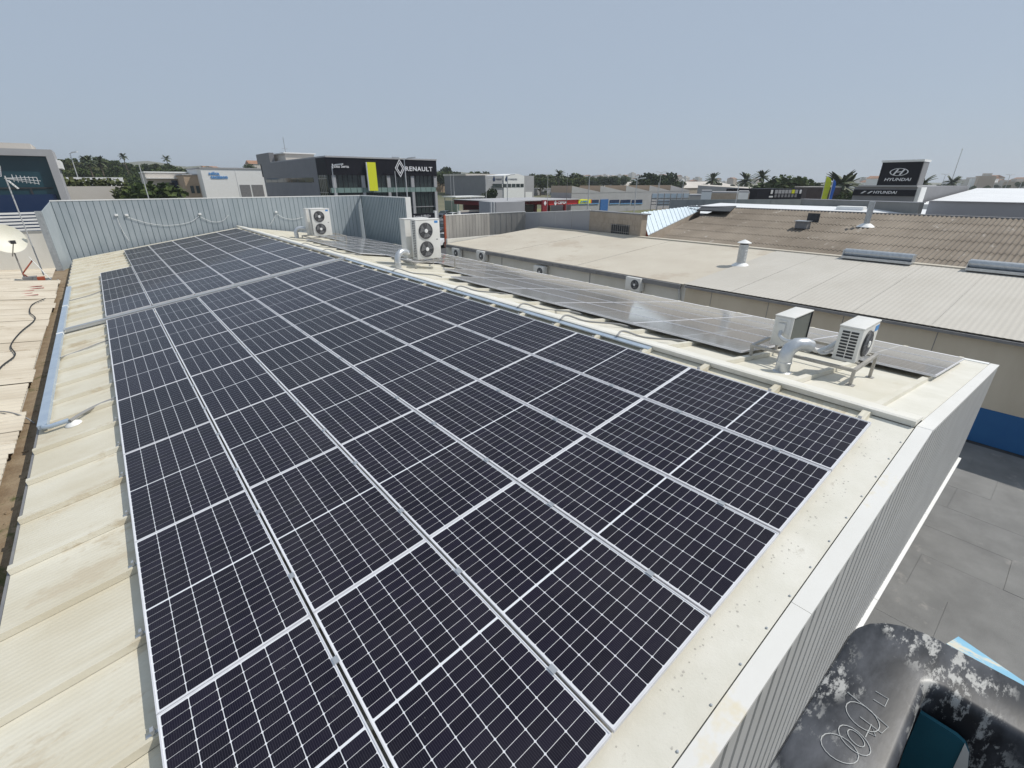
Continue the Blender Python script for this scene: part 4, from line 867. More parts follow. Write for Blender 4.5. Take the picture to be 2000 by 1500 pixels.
for a0, a1, yy_ in ((969, 980, Y - .02), (993, 1010, Y - .32)):
    pa_, pb_ = at_y(a0, 352, yy_), at_y(a1, 352, yy_); lettering('lettering', 'PAREDES', M['navy'], t, Vector((pa_.x, yy_ - .04, H_(351.6))), X_, Z_, pb_.x - pa_.x, H_(348.5) - H_(351.6), .04)
    c = Vector((pa_.x - 1.0, yy_ - .06, H_(350.2))); r_ = .75; MB().prism([c + Vector((r_ * s * math.cos(a), 0, r_ * math.sin(a) + (.7 if abs(a - math.pi / 2) < .01 else 0))) for a, s in [(2 * math.pi * k / 16, .8) for k in range(16)]], (0, .04, 0)).build('drop_emblem', M['navy'], t, world=True)
pa_, pb_ = at_y(1027, 380, Y), at_y(1040, 380, Y); MB().box(pa_.x, pb_.x, Y + .2, Y + .29, GZ, topz((pa_.x, Y), 375)).build('dock_door', M['white'], t, world=True)
xm, xn = at_y(1044, 370, 165).x, at_y(1088, 370, 165).x; t = block('lean_to_shed', 'low blue grey shed joined to the logo warehouse', 'building', xm, xn, 165, 180, topz((xm, 165), 369), M['grey2'])
q_ = at_y(1057, 380, 165); MB().box(q_.x, q_.x + 2.8, 164.9, 164.99, GZ, topz((q_.x, 165), 374)).build('door', M['ac_dark'], t, world=True)
xh0, xh1 = at_y(845, 350, 185).x, at_y(868, 350, 185).x; block('tan_building', 'tan and white building between the showroom and the logo warehouse', 'building', xh0 - 6, xh1 + 4, 185, 200, topz((xh0, 185), 347), M['tan'])
# --- bus shelter style canopy on the verge
Y = 98.0; x0, x1 = at_y(890, 386, Y).x, at_y(947, 386, Y).x; zc = topz((x0, Y), 384)
t = thing('car_port', 'flat white roofed open car port on the grass verge', 'canopy', ((x0 + x1) / 2, Y, GZ)); MB().box(x0, x1, Y, Y + 6, zc - .25, zc).build('roof', M['white'], t, world=True)
for fx in (.06, .35, .68, .97):
    for yy_ in (Y + .3, Y + 5.6): a = x0 + (x1 - x0) * fx; MB().box(a - .08, a + .08, yy_ - .08, yy_ + .08, GZ, zc - .252).build('post', M['pole'], t, world=True)
MB().box(x0 + .3, x0 + 1.2, Y + .5, Y + 5.4, GZ, zc - 1.0).build('side_panel', M['glassgreen'], t, world=True)
# --- fuel station
Y = 76.0; x0, x1 = at_y(975, 395, Y).x, at_y(1130, 395, Y).x; H_ = lambda py: topz((at_y(1090, 395, Y).x, Y), py)
t = thing('fuel_station', 'red fuel station canopy with white lettering and a yellow end sign', 'building', ((x0 + x1) / 2, Y, GZ))
xk = at_y(1072, 395, Y).x
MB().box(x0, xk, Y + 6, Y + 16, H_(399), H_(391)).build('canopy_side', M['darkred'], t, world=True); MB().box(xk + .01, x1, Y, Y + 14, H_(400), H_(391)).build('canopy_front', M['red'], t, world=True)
MB().box(x0 - .3, x1 + .3, Y - .3, Y + 16.3, H_(391) + .002, H_(389.6)).build('canopy_roof', M['grey2'], t, world=True)
xs = at_y(1129, 395, Y).x; xe_ = at_y(1155, 395, Y).x; MB().box(xs + .02, xe_ - .5, Y - .2, Y + 3, H_(399.5), H_(391.5)).build('yellow_sign', M['signyellow'], t, world=True); MB().box(xe_ - .49, xe_ - .1, Y - .2, Y + 3, H_(399.5), H_(391.5)).build('sign_end', mat('orange_panel', (.6, .12, .02), rough=.5), t, world=True)
pa_, pb_ = at_y(1089, 398, Y - .1), at_y(1107, 398, Y - .1)
lettering('lettering', 'CEPSA', M['signwhite'], t, Vector((pa_.x, Y - .06, H_(398.6))), X_, Z_, pb_.x - pa_.x, H_(393.3) - H_(398.6), .05, bold=.03)
lettering('lettering', 'JUMEX', M['blue_tag'], t, Vector((xs + .5, Y - .26, H_(398))), X_, Z_, (xe_ - xs) * .62, H_(393.5) - H_(398), .05, bold=.03)
c = at_y(1084.5, 396.3, Y); MB().prism([Vector((c.x, Y - .07, c.z + .55)), Vector((c.x + .45, Y - .07, c.z)), Vector((c.x, Y - .07, c.z - .55)), Vector((c.x - .45, Y - .07, c.z))], (0, .06, 0)).build('emblem', M['signwhite'], t, world=True)
for a in (990, 1020, 1050, 1076, 1108, 1126): q_ = at_y(a, 405, Y + 6); MB().box(q_.x - .3, q_.x + .3, Y + 6.5, Y + 7.1, GZ, H_(400)).build('pillar', M['darkred'], t, world=True)
MB().box(x0 + 1, x1 - 1, Y + 13.5, Y + 14, GZ, H_(400)).build('rear_wall', M['darkred'], t, world=True); MB().box(xk + 1.2, xk + 4.2, Y + 9, Y + 13, GZ, H_(401)).build('kiosk', M['glassdark'], t, world=True); MB().box(xk + 1.0, xk + 4.4, Y + 8.6, Y + 8.99, H_(402.5), H_(400.6)).build('kiosk_sign', M['signwhite'], t, world=True)
q0_ = at_y(1060, 395, 69); q1_ = at_y(1069, 395, 69)
t = thing('price_pylon', 'dark red fuel price pylon in front of the station', 'sign', ((q0_.x + q1_.x) / 2, 69, GZ)); MB().box(q0_.x, q1_.x, 69, 69.4, GZ, topz((q0_.x, 69), 391)).build('panel', M['darkred'], t, world=True)
c = Vector(((q0_.x + q1_.x) / 2, 68.95, topz((q0_.x, 69), 397))); MB().prism([c + Vector((0, 0, .45)), c + Vector((.35, 0, 0)), c + Vector((0, 0, -.45)), c + Vector((-.35, 0, 0))], (0, .04, 0)).build('emblem', M['signwhite'], t, world=True)
q0_, q1_ = at_y(1086, 386, 112), at_y(1117, 386, 112)
t = thing('roof_sign', 'white and yellow board above the fuel station canopy', 'sign', ((q0_.x + q1_.x) / 2, 93, GZ + 3.5)); x0 = at_y(1086, 386, 93).x; x1 = at_y(1117, 386, 93).x; zA, zB_ = topz((x0, 93), 391), topz((x0, 93), 382)
MB().box(x0, x1, 93, 93.3, zA, zB_).build('board', M['white'], t, world=True); MB().box(x0 + (x1 - x0) * .26, x0 + (x1 - x0) * .7, 92.9, 92.99, zA, zB_ - .1).build('yellow_panel', M['signyellow'], t, world=True)
for xx_ in (x0 + .2, x1 - .4): MB().box(xx_, xx_ + .2, 93.05, 93.25, GZ, zA - .002).build('post', M['pole'], t, world=True)
# --- saw tooth workshop with blue windows
Y = 82.0; x0, x1 = at_y(1116, 385, Y).x, at_y(1345, 385, Y).x; H_ = lambda px, py: topz((at_y(px, 385, Y).x, Y), py)
t = thing('sawtooth_workshop', 'pale grey saw tooth roofed workshop with blue windows', 'building', ((x0 + x1) / 2, Y, GZ))
zl = H_(1116, 366); MB().box(x0, x1, Y, Y + 7, GZ, zl - 1.2).build('wall', M['grey2'], t, world=True)
nt_ = 5; wt = (x1 - x0) / nt_
for k in range(nt_):
    a = x0 + wt * k; MB().prism([(a, Y + .01, zl - 1.198), (a + wt, Y + .01, zl - 1.198), (a + wt, Y + .01, zl - 1.1), (a, Y + .01, zl + .35)], (0, 7, 0)).build('roof_tooth', M['tan'] if 0 else M['house2'], t, world=True)
    MB().prism([(a, Y - .05, zl - 1.3), (a + wt - .02, Y - .05, zl - 1.3), (a + wt - .02, Y - .05, zl - 1.12), (a, Y - .05, zl + .30)], (0, .05, 0)).build('gable_panel', M['grey2'], t, world=True)
for a, b_ in ((1118, 1131), (1133, 1148), (1152, 1169), (1191, 1209), (1212, 1231), (1234, 1254)):
    pa_, pb_ = at_y(a, 392, Y), at_y(b_, 392, Y); w = MB().box(pa_.x, pb_.x, Y - .12, Y - .001, H_(a, 397), H_(a, 390.5)).build('window', M['navy'], t, world=True); MB().box(pa_.x - .15, pb_.x + .15, Y - .16, Y - .121, H_(a, 397) - .25, H_(a, 397)).build('sill', M['bluetrim'], t, world=True)
pa_, pb_ = at_y(1172, 398, Y), at_y(1187, 398, Y); MB().box(pa_.x, pb_.x, Y - .15, Y - .001, GZ, H_(1172, 389.5)).build('door', mat('blue_door', (.03, .13, .36), rough=.5), t, world=True)
# --- long white hipped roof
Y = 165.0; x0, x1 = at_y(1246, 365, Y).x, at_y(1450, 365, Y).x; ze = topz((x0, Y), 368.5); zr_ = topz((x0 + 20, Y + 18), 354.5)
t = thing('white_roof_hall', 'long hall with a pale hipped metal roof', 'building', ((x0 + x1) / 2, Y, GZ)); MB().box(x0 + .5, x1 - .5, Y + .5, Y + 36, GZ, ze - .01).build('wall', M['tanblock'], t, world=True)
b = MB(); b.poly([(x0, Y, ze), (x1, Y, ze), (x1, Y + 18, zr_), (x0 + 18, Y + 18, zr_)]).poly([(x0, Y, ze), (x0 + 18, Y + 18, zr_), (x0, Y + 37, ze)]).poly([(x0 + 18, Y + 18, zr_), (x1, Y + 18, zr_), (x1, Y + 37, ze), (x0, Y + 37, ze)]).poly([(x1, Y, ze), (x1, Y + 37, ze), (x1, Y + 18, zr_)]); b.build('roof', M['house'], t, world=True)
q_ = at_r(1362, 372, 150); q2_ = at_r(1476, 372, 150)
a1 = thing('grey_annex', 'mid grey annex with a pointed end in front of the pale hipped hall', 'building', (q_.x, q_.y, GZ)); d_ = (q2_ - q_); d_.z = 0; nb_ = Vector((-d_.y, d_.x, 0)).normalized() * 10
MB().prism([Vector((q_.x, q_.y, GZ)), Vector((q2_.x, q2_.y, GZ)), Vector((q2_.x, q2_.y, topz(q2_, 369))), Vector((q_.x, q_.y, 0)) + d_ * .45 + Vector((0, 0, topz(q_, 365))), Vector((q_.x, q_.y, topz(q_, 362)))], nb_).build('wall', M['bigwall'], a1, world=True)
MB().prism([Vector((q_.x, q_.y, topz(q_, 362) + .003)), Vector((q_.x, q_.y, 0)) + d_ * .45 + Vector((0, 0, topz(q_, 365) + .003)), Vector((q2_.x, q2_.y, topz(q2_, 369) + .003))], nb_ * .5 + Vector((0, 0, .3))).build('roof_edge', M['house'], a1, world=True)
# --- white lettered hoarding on a frame
q_, q2_ = at_r(1272, 390, 78), at_r(1345, 390, 80)
t = thing('hoarding', 'white sheet hoarding held by a dark steel lattice frame', 'hoarding', (q_.x, q_.y, GZ)); d_ = (q2_ - q_); d_.z = 0; L = d_.length; ud = d_.normalized(); nb_ = Vector((-ud.y, ud.x, 0)); o0 = Vector((q_.x, q_.y, 0)); z0, z1 = topz(q_, 402), topz(q_, 378)
for r in range(2):
    for c_ in range(6):
        if r == 0 and c_ == 0: continue
        za, zb2 = z0 + (z1 - z0) * (.0 if r == 0 else .52), z0 + (z1 - z0) * (.48 if r == 0 else 1)
        a, b_ = o0 + ud * (L * c_ / 6 + .05), o0 + ud * (L * (c_ + 1) / 6 - .05); MB().prism([a + Z_ * za, b_ + Z_ * za, b_ + Z_ * zb2, a + Z_ * zb2], nb_ * .05).build('sheet', M['bw_roof'], t, world=True)
for c_ in range(7): a = o0 + ud * (L * c_ / 6) - nb_ * .1; MB().tube([a + Z_ * GZ - t.location, a + Z_ * z1 - t.location], .05, 6).build('upright', M['gutter'], t)
for fz in (.12, .35, .62): MB().tube([o0 + Z_ * (z0 + (z1 - z0) * fz) - nb_ * .12 - t.location, o0 + d_ + Z_ * (z0 + (z1 - z0) * fz) - nb_ * .12 - t.location], .06, 6).build('rail', M['gutter'], t)
# --- white building pieces behind the sheet roof
for i, (a, b_, yt, r_, m_, lab) in enumerate(((1368, 1388, 375, 70, 'white', 'narrow white gable wall right of the hoarding'), (1388, 1462, 377, 84, 'tanblock', 'low tan building behind the concrete fence'), (1440, 1460, 376, 76, 'white', 'small white roof hut behind the concrete fence'), (1345, 1372, 383, 74, 'house', 'low pale hut at the end of the hoarding'))):
    p, p2 = at_r(a, 390, r_), at_r(b_, 390, r_); t = thing('small_building', lab, 'building', (p.x, p.y, GZ)); d_ = p2 - p; d_.z = 0; nb_ = Vector((-d_.y, d_.x, 0)).normalized() * 5; z1 = topz(p, yt)
    P_ = Vector((p.x, p.y, 0)); MB().prism([P_ + Z_ * GZ, P_ + d_ + Z_ * GZ, P_ + d_ + Z_ * z1, P_ + Z_ * z1], nb_).build('wall', M[m_], t, world=True); MB().prism([P_ + Z_ * (z1 + .002), P_ + d_ + Z_ * (z1 + .002), P_ + d_ + Z_ * (z1 + .2), P_ + Z_ * (z1 + .2)], nb_).build('roof_edge', M['grey2'], t, world=True)
# --- dark shop with yellow window frames
p, p2 = at_r(1478, 380, 104), at_r(1566, 380, 112); t = thing('dark_shop', 'dark shop front with grey and yellow window frames', 'building', (p.x, p.y, GZ)); d_ = p2 - p; d_.z = 0; L = d_.length; ud = d_.normalized(); nb_ = Vector((-ud.y, ud.x, 0)); P_ = Vector((p.x, p.y, 0)); z1 = topz(p, 369)
def face(parent, name, m_, s0, s1, za, zb2, dep=.1): MB().prism([P_ + ud * (L * s0) + Z_ * za, P_ + ud * (L * s1) + Z_ * za, P_ + ud * (L * s1) + Z_ * zb2, P_ + ud * (L * s0) + Z_ * zb2], -nb_ * dep).build(name, m_, parent, world=True)
MB().prism([P_ + Z_ * GZ, P_ + d_ + Z_ * GZ, P_ + d_ + Z_ * z1, P_ + Z_ * z1], nb_ * 8).build('wall', M['blacksign'], t, world=True)
zz = lambda py: topz(p, py)
for k in range(7): face(t, 'window', M['signyellow'] if k == 5 else M['grey2'], .38 + .075 * k, .44 + .075 * k, zz(378.5), zz(371), .08); face(t, 'window', M['grey1'], .385 + .075 * k, .43 + .075 * k, zz(386), zz(380), .09)
face(t, 'sign', M['white'], .29, .33, zz(379), zz(371)); face(t, 'sign', M['white'], .27, .35, zz(386), zz(383)); face(t, 'sign', M['white'], .93, .97, zz(379), zz(371))
p, p2 = at_r(1574, 380, 118), at_r(1640, 380, 120); P_ = Vector((p.x, p.y, 0)); d_ = p2 - p; d_.z = 0; L = d_.length; ud = d_.normalized(); nb_ = Vector((-ud.y, ud.x, 0)); t = thing('brown_shed', 'dark brown shed behind the feather flags', 'building', (p.x, p.y, GZ)); z1 = topz(p, 366)
MB().prism([P_ + Z_ * GZ, P_ + d_ + Z_ * GZ, P_ + d_ + Z_ * z1, P_ + Z_ * z1], nb_ * 8).build('wall', mat('brown_cladding', (.07, .05, .045), (.09, .065, .06), 1, .8), t, world=True); MB().prism([P_ + Z_ * (z1 + .002), P_ + d_ + Z_ * (z1 + .002), P_ + d_ + Z_ * (z1 + .15), P_ + Z_ * (z1 + .15)], nb_ * 8).build('roof_edge', M['house'], t, world=True)
# --- feather flags
for i, (xb, yb_, xt, yt, m_, lab) in enumerate(((1604, 387, 1616, 343, 'flagy', 'tall yellow feather flag above the dark parapet'), (1619, 387, 1630, 349, 'flagb', 'slim blue feather flag right of the yellow one'))):
    p = at_r(xb, yb_, 88); q_ = at_r(xt, yt, 88); t = thing('feather_flag', lab, 'flag', (p.x, p.y, GZ)); zt_ = topz(p, yt)
    rgt = Vector((RIGHT.x, RIGHT.y, 0)).normalized(); w_ = .85 if i == 0 else .45
    MB().tube([(0, 0, 0), tuple(rgt * .0 + Z_ * (zt_ - GZ))], .04, 6).build('pole', M['pole'], t)
    pts = []; zA = topz(p, yb_ + 8) - GZ; zB_ = zt_ - GZ - .1; b = MB(); n_ = 14
    for k in range(n_ + 1):
        s = k / n_; wv = .08 * math.sin(s * 7); wd = w_ * (1 if s < .75 else math.sqrt(max(0, 1 - ((s - .75) / .25) ** 2)) * .9 + .1)
        b.v += [tuple(rgt * .05 + Z_ * (zA + (zB_ - zA) * s)), tuple(rgt * (.05 + wd) + Vector((FWD.x, FWD.y, 0)) * wv + Z_ * (zA + (zB_ - zA) * s))]
    b.f = [(2 * k, 2 * k + 1, 2 * k + 3, 2 * k + 2) for k in range(n_)]; o = b.build('cloth', M[m_], t); sm = o.modifiers.new('thick', 'SOLIDIFY'); sm.thickness = .02
# --- second car dealer with big cube sign
X = 96.0; y0, y1 = at_x(1796, 340, X).y, at_x(1718, 340, X).y; zb5, zt5 = topz((X, y0), 362), topz((X, y0), 315.5)
t = thing('car_showroom', 'low dark car showroom carrying a big black cube sign', 'building', (X, (y0 + y1) / 2, GZ))
cube_w = (at_y(1808, 340, y0).x - X); cube_w = max(3.5, min(cube_w, 8))
MB().box(X, X + cube_w, y0, y1, zb5, zt5).build('cube_sign', M['blacksign'], t, world=True); MB().box(X - .15, X + cube_w + .15, y0 - .15, y1 + .15, zt5 + .002, zt5 + .3).build('sign_cap', M['white'], t, world=True)
MB().box(X + .2, X + cube_w - .2, y0 - .08, y0 - .004, zb5, zt5).build('sign_side', M['grey1'], t, world=True)
ya, yb_ = at_x(1779, 353, X).y, at_x(1727, 353, X).y; H_ = lambda py: topz((X, (y0 + y1) / 2), py)
lettering('lettering', 'HYUNDAI', M['signwhite'], t, Vector((X - .06, yb_, H_(353.5))), -Y_, Z_, yb_ - ya, H_(347.5) - H_(353.5), .05, shear=.15, bold=.02)
def oval_h(parent, cy, cz, ry, rz_):
    b = MB(); n_ = 32
    for k in range(n_):
        a, c_ = 2 * math.pi * k / n_, 2 * math.pi * (k + 1) / n_
        P = lambda an, s: Vector((X - .07, cy - ry * s * math.cos(an), cz + rz_ * s * math.sin(an)))
        b.prism([P(a, 1), P(c_, 1), P(c_, .88), P(a, .88)], (.06, 0, 0))
    def bar(y0_, y1_, z0_, z1_, w): b.prism([Vector((X - .08, cy - y0_ * ry - w, cz + z0_ * rz_)), Vector((X - .08, cy - y0_ * ry + w, cz + z0_ * rz_)), Vector((X - .08, cy - y1_ * ry + w, cz + z1_ * rz_)), Vector((X - .08, cy - y1_ * ry - w, cz + z1_ * rz_))], (.06, 0, 0))
    bar(-.52, -.16, -.72, .74, ry * .10); bar(.16, .52, -.74, .72, ry * .10)
    b.prism([Vector((X - .085, cy + .30 * ry, cz - .12 * rz_)), Vector((X - .085, cy - .34 * ry, cz - .02 * rz_)), Vector((X - .085, cy - .30 * ry, cz + .22 * rz_)), Vector((X - .085, cy + .26 * ry, cz + .06 * rz_))], (.06, 0, 0))
    return b.build('oval_emblem', M['signwhite'], parent, world=True)
oc = at_x(1756, 336, X); oval_h(t, oc.y, H_(336), (y1 - y0) * .235, (zt5 - zb5) * .165)
y2 = at_x(1667, 375, X).y; y3 = at_x(1789, 375, X).y; H_ = lambda py: topz((X, y3), py)
MB().box(X, X + 40, y3, y2, GZ, H_(365)).build('wall', M['grey1'], t, world=True); MB().box(X - .3, X + 12, y3 + .02, y2 - .5, H_(365) + .002, zb5 - .004).build('roof_slab', M['grey2'], t, world=True)
MB().box(X - .12, X - .004, y3, y2, H_(383.5), H_(371)).build('sign_band', M['blacksign'], t, world=True)
ya, yb_ = at_x(1752, 377, X).y, at_x(1706, 377, X).y; lettering('lettering', 'HYUNDAI', M['signwhite'], t, Vector((X - .17, yb_, H_(379.2))), -Y_, Z_, yb_ - ya, H_(373.5) - H_(379.2), .05, shear=.15, bold=.02)
pe = at_x(1688, 376.5, X)
for s_ in (0, .9): b = MB(); cy = pe.y - s_; b.prism([Vector((X - .17, cy + .5, H_(379))), Vector((X - .17, cy + .2, H_(379))), Vector((X - .17, cy - .3, H_(374))), Vector((X - .17, cy, H_(374)))], (.05, 0, 0)); b.build('emblem', M['signwhite'], t, world=True)
# --- white roofed hall right of it
t = thing('white_hall', 'broad white roofed hall right of the black cube sign', 'building', (130, -10, GZ)); za, zb2 = topz((X + 1, y3 - 2), 399), topz((X + 45, y3 - 2), 367.5)
MB().prism([(X + .5, y3 - .6, GZ), (X + .5, y3 - .6, za), (X + 45, y3 - .6, zb2), (X + 45, y3 - .6, GZ)], (0, -75, 0)).build('roof', M['roofwhite'], t, world=True)
MB().box(X + .1, X + 3.4, y3 - .5, y3 - .02, GZ, topz((X, y3), 366)).build('end_wall', M['white'], t, world=True)

# ------------------------------------------------------------------ work platform bucket in the near corner
bk_ = thing('lift_bucket', 'scuffed black plastic lift bucket with paint smears in the near corner', 'lift bucket', (1.65, -1.3, .72))
def rrect(x0, x1, y0, y1, r, z, n=6):
    out = []
    for cx, cy, a0 in ((x1 - r, y1 - r, 0), (x0 + r, y1 - r, 90), (x0 + r, y0 + r, 180), (x1 - r, y0 + r, 270)):
        for k in range(n + 1): a = R(a0 + 90 * k / n); out.append((cx + r * math.cos(a), cy + r * math.sin(a), z))
    return out
X0, X1, Y0, Y1, ZR = 1.02, 2.28, -1.85, -.80, 1.90
lev = [(.10, .72, .10), (.03, 1.2, .14), (.0, ZR - .06, .20), (.0, ZR - .02, .20), (.006, ZR - .005, .195), (.016, ZR, .19), (.184, ZR, .05), (.197, ZR - .004, .042), (.204, ZR - .014, .038), (.208, ZR - .04, .036), (.225, 1.0, .036), (.24, .97, .03)]
b = MB(); nr = None
for ins, z, r_ in lev:
    ring_ = rrect(X0 + ins, X1 - ins, Y0 + ins, Y1 - ins, r_, z); nr = len(ring_); b.v += ring_
for k in range(len(lev) - 1):
    for j in range(nr): q_ = (j + 1) % nr; b.f.append((k * nr + j, k * nr + q_, (k + 1) * nr + q_, (k + 1) * nr + j))
b.f.append(tuple(range(nr))); b.f.append(tuple((len(lev) - 1) * nr + j for j in range(nr)))
b.build('shell', M['bucket'], bk_, True, world=True)
MB().prism([at_x(a, c_, 2.035) for a, c_ in ((1797, 1392), (1835, 1416), (1868, 1437), (1884, 1452), (1892, 1472), (1890, 1500), (1878, 1560), (1738, 1560), (1764, 1470))], (.012, 0, 0)).build('cutout_view_panel', M['teal'], bk_, world=True)  # plate added on the inner wall for the view through a cut-out
MB().prism([at_x(a, c_, 2.030) for a, c_ in ((1884, 1453), (1892, 1472), (1890, 1500), (1876, 1560), (1838, 1560), (1862, 1500))], (.004, 0, 0)).build('cutout_view_patch', M['whitewall'], bk_, world=True)  # pale piece of the same added cut-out view
pA, pB = at_z(1872, 1243, 1.76), at_z(2060, 1372, 1.76); d_ = (pB - pA).normalized(); nrm = Vector((-d_.y, d_.x, 0)) * -.075
MB().prism([pA, pB, pB + nrm, pA + nrm], (0, 0, -.05)).build('bumper_plank', M['bluewood'], bk_, world=True)
for s_ in (.18, .55): q_ = pA.lerp(pB, s_); MB().box(min(2.2, q_.x - .05), q_.x + .05, q_.y - .02, q_.y + .02, 1.68, 1.709).build('plank_bracket', M['steel_leg'], bk_, world=True)
MB().tube([(0, 0, 0), (.1, -1.6, -1.2), (.4, -5, GZ - .6)], .11, 12).build('boom', M['galv'], bk_)
def scribble(px, closed=False): return [at_z(a, c_, ZR + .002) - bk_.location for a, c_ in px]
ell = lambda cx, cy, rx, ry, a: [(cx + rx * math.cos(t) * math.cos(a) - ry * math.sin(t) * math.sin(a), cy + rx * math.cos(t) * math.sin(a) + ry * math.sin(t) * math.cos(a)) for t in [2 * math.pi * k / 18 for k in range(19)]]
for pts in (ell(1669, 1446, 40, 17, .75), ell(1672, 1442, 22, 9, .8), ell(1685, 1400, 40, 19, .7), ell(1640, 1462, 42, 22, .6), [(1655, 1352), (1690, 1380), (1735, 1420), (1722, 1432), (1680, 1400)], [(1690, 1440), (1702, 1415), (1710, 1438), (1694, 1430)], [(1710, 1350), (1735, 1365), (1728, 1380), (1706, 1366)]):
    MB().tube(scribble(pts), .0011, 5).build('scratch', M['scratch'], bk_)
# bird droppings and claw prints on the front flashing: small crusts
rnd = random.Random(4); bd = MB()
for k in range(150):
    v = rnd.uniform(.3, 6.5); u = -.02 - abs(rnd.gauss(0, .09)) ; u = max(u, -.29); s_ = rnd.uniform(.003, .008); x_, z_ = lp(v, RO + .0125)
    bd.poly([(x_ + s_ * math.cos(t_) * rnd.uniform(.5, 1.6), u + s_ * math.sin(t_) * rnd.uniform(.5, 1.6), z_ + s_ * math.cos(t_) * SA * 1.4 + .0006) for t_ in [2 * math.pi * j / 7 for j in range(7)]])
o = bd.build('bird_droppings', mat('droppings', (.36, .34, .29), (.62, .60, .55), 40, .9), wh); o['kind'] = 'stuff'

# ------------------------------------------------------------------ terrain, woods, far town
def smooth(a, b_, t): t = max(0, min(1, (t - a) / (b_ - a))); return t * t * (3 - 2 * t)
def lerp_tab(tab, x):
    for (a, va), (c_, vc) in zip(tab, tab[1:]):
        if x <= c_: return va + (vc - va) * max(0, min(1, (x - a) / (c_ - a)))
    return tab[-1][1]
T1 = [(-400, 9), (60, 12), (250, 10.5), (420, 8), (560, 7), (850, 7), (1000, 5), (1060, 3), (1150, 2.5), (1300, 1), (1450, 0), (2400, 0)]
T2 = [(-400, 30), (80, 35), (200, 40), (240, 46), (275, 54), (300, 58), (325, 55), (350, 48), (380, 46), (405, 50), (430, 46), (460, 38), (520, 36), (900, 36), (1050, 26), (1130, 24), (1200, 26), (1280, 22), (1350, 14), (1450, 9), (1700, 5), (1850, 6), (2000, 8), (2400, 10)]
def hz_(px, r):
    return GZ - .05 + lerp_tab(T1, px) * smooth(150, 290, r) + (lerp_tab(T2, px)) * smooth(700, 1900, r) + 1.2 * math.sin(px * .03 + r * .01) * smooth(170, 400, r)
def dirpx(px): d = ray(px, 355); d.z = 0; return d.normalized()
hb = MB(); RR = [140, 170, 200, 240, 290, 350, 450, 600, 800, 1000, 1200, 1500, 1900, 2300, 2700]; PX = list(range(-500, 2501, 25))
for r in RR:
    for px in PX: d = dirpx(px); hb.v.append((CAM.x + d.x * r, CAM.y + d.y * r, hz_(px, r) if r < 2600 else GZ))
n_ = len(PX)
for i in range(len(RR) - 1):
    for j in range(n_ - 1): hb.f.append((i * n_ + j, i * n_ + j + 1, (i + 1) * n_ + j + 1, (i + 1) * n_ + j))
struct(hb.build('hills', M['hill'], smooth=True))

def crown_mesh(seed, n, rx, rz, leaf, lobes, flat=0):
    rnd = random.Random(seed); b = MB(); L = [(Vector((rnd.uniform(-.55, .55) * rx, rnd.uniform(-.55, .55) * rx, rnd.uniform(-.3, .5) * rz)), rnd.uniform(.35, .62)) for _ in range(lobes)] + [(Vector((0, 0, 0)), .7)]
    for _ in range(n):
        c, s_ = rnd.choice(L); d = Vector((rnd.gauss(0, 1), rnd.gauss(0, 1), rnd.gauss(0, 1))).normalized() * (rnd.random() ** .35)
        p = c + Vector((d.x * rx * s_, d.y * rx * s_, d.z * rz * s_)); u = Vector((rnd.gauss(0, 1), rnd.gauss(0, 1), rnd.gauss(0, 1))).normalized(); w = u.orthogonal().normalized(); w2 = u.cross(w) * leaf * rnd.uniform(.5, 1.1); w = w * leaf * rnd.uniform(.5, 1.1)
        b.f.append(tuple(range(len(b.v), len(b.v) + 4))); b.v += [tuple(p - w - w2 * .4), tuple(p + w * .3 - w2), tuple(p + w + w2 * .3), tuple(p - w * .2 + w2)]
    me = bpy.data.meshes.new('crown'); me.from_pydata(b.v, [], b.f); me.update(); return me
def trunk_mesh(seed, h, r):
    rnd = random.Random(seed); b = MB(); p = [(0, 0, 0), (rnd.uniform(-.1, .1), rnd.uniform(-.1, .1), h * .5), (rnd.uniform(-.2, .2), rnd.uniform(-.2, .2), h)]
    b.tube(p, [r, r * .8, r * .5], 7)
    for k in range(4): a = rnd.uniform(0, 6.28); b.tube([(p[2][0], p[2][1], h * rnd.uniform(.7, .95)), (p[2][0] + math.cos(a) * h * .35, p[2][1] + math.sin(a) * h * .35, h * 1.35)], [r * .4, r * .12], 5)
    return b.mesh('trunk')
KIND = []
for i, (m_, rx, rz, leaf, lob) in enumerate((('leaf', 3.2, 3.0, .42, 6), ('leaf2', 3.6, 3.4, .42, 7), ('leaf3', 3.0, 2.6, .42, 6), ('leaf2', 1.5, 4.4, .40, 4), ('leaf', 4.4, 2.6, .45, 9))):
    c = crown_mesh(40 + i, 900, rx, rz, leaf, lob); c.materials.append(M[m_]); tk = trunk_mesh(60 + i, 3.4, .22); tk.materials.append(M['bark']); KIND.append((c, tk, rz))
def tree(label, pos, height, kind, group=None, wide=1.0):
    c, tk, rz = KIND[kind]; full = 3.2 + 1.75 * rz; s_ = height / full
    t = thing('tree', label, 'tree', pos, (0, 0, random.uniform(0, 6.28)), group); t.scale = (s_ * wide, s_ * wide, s_)
    link('crown', c, None, t, loc=(0, 0, 3.4 + rz * .75)); link('trunk', tk, None, t); return t
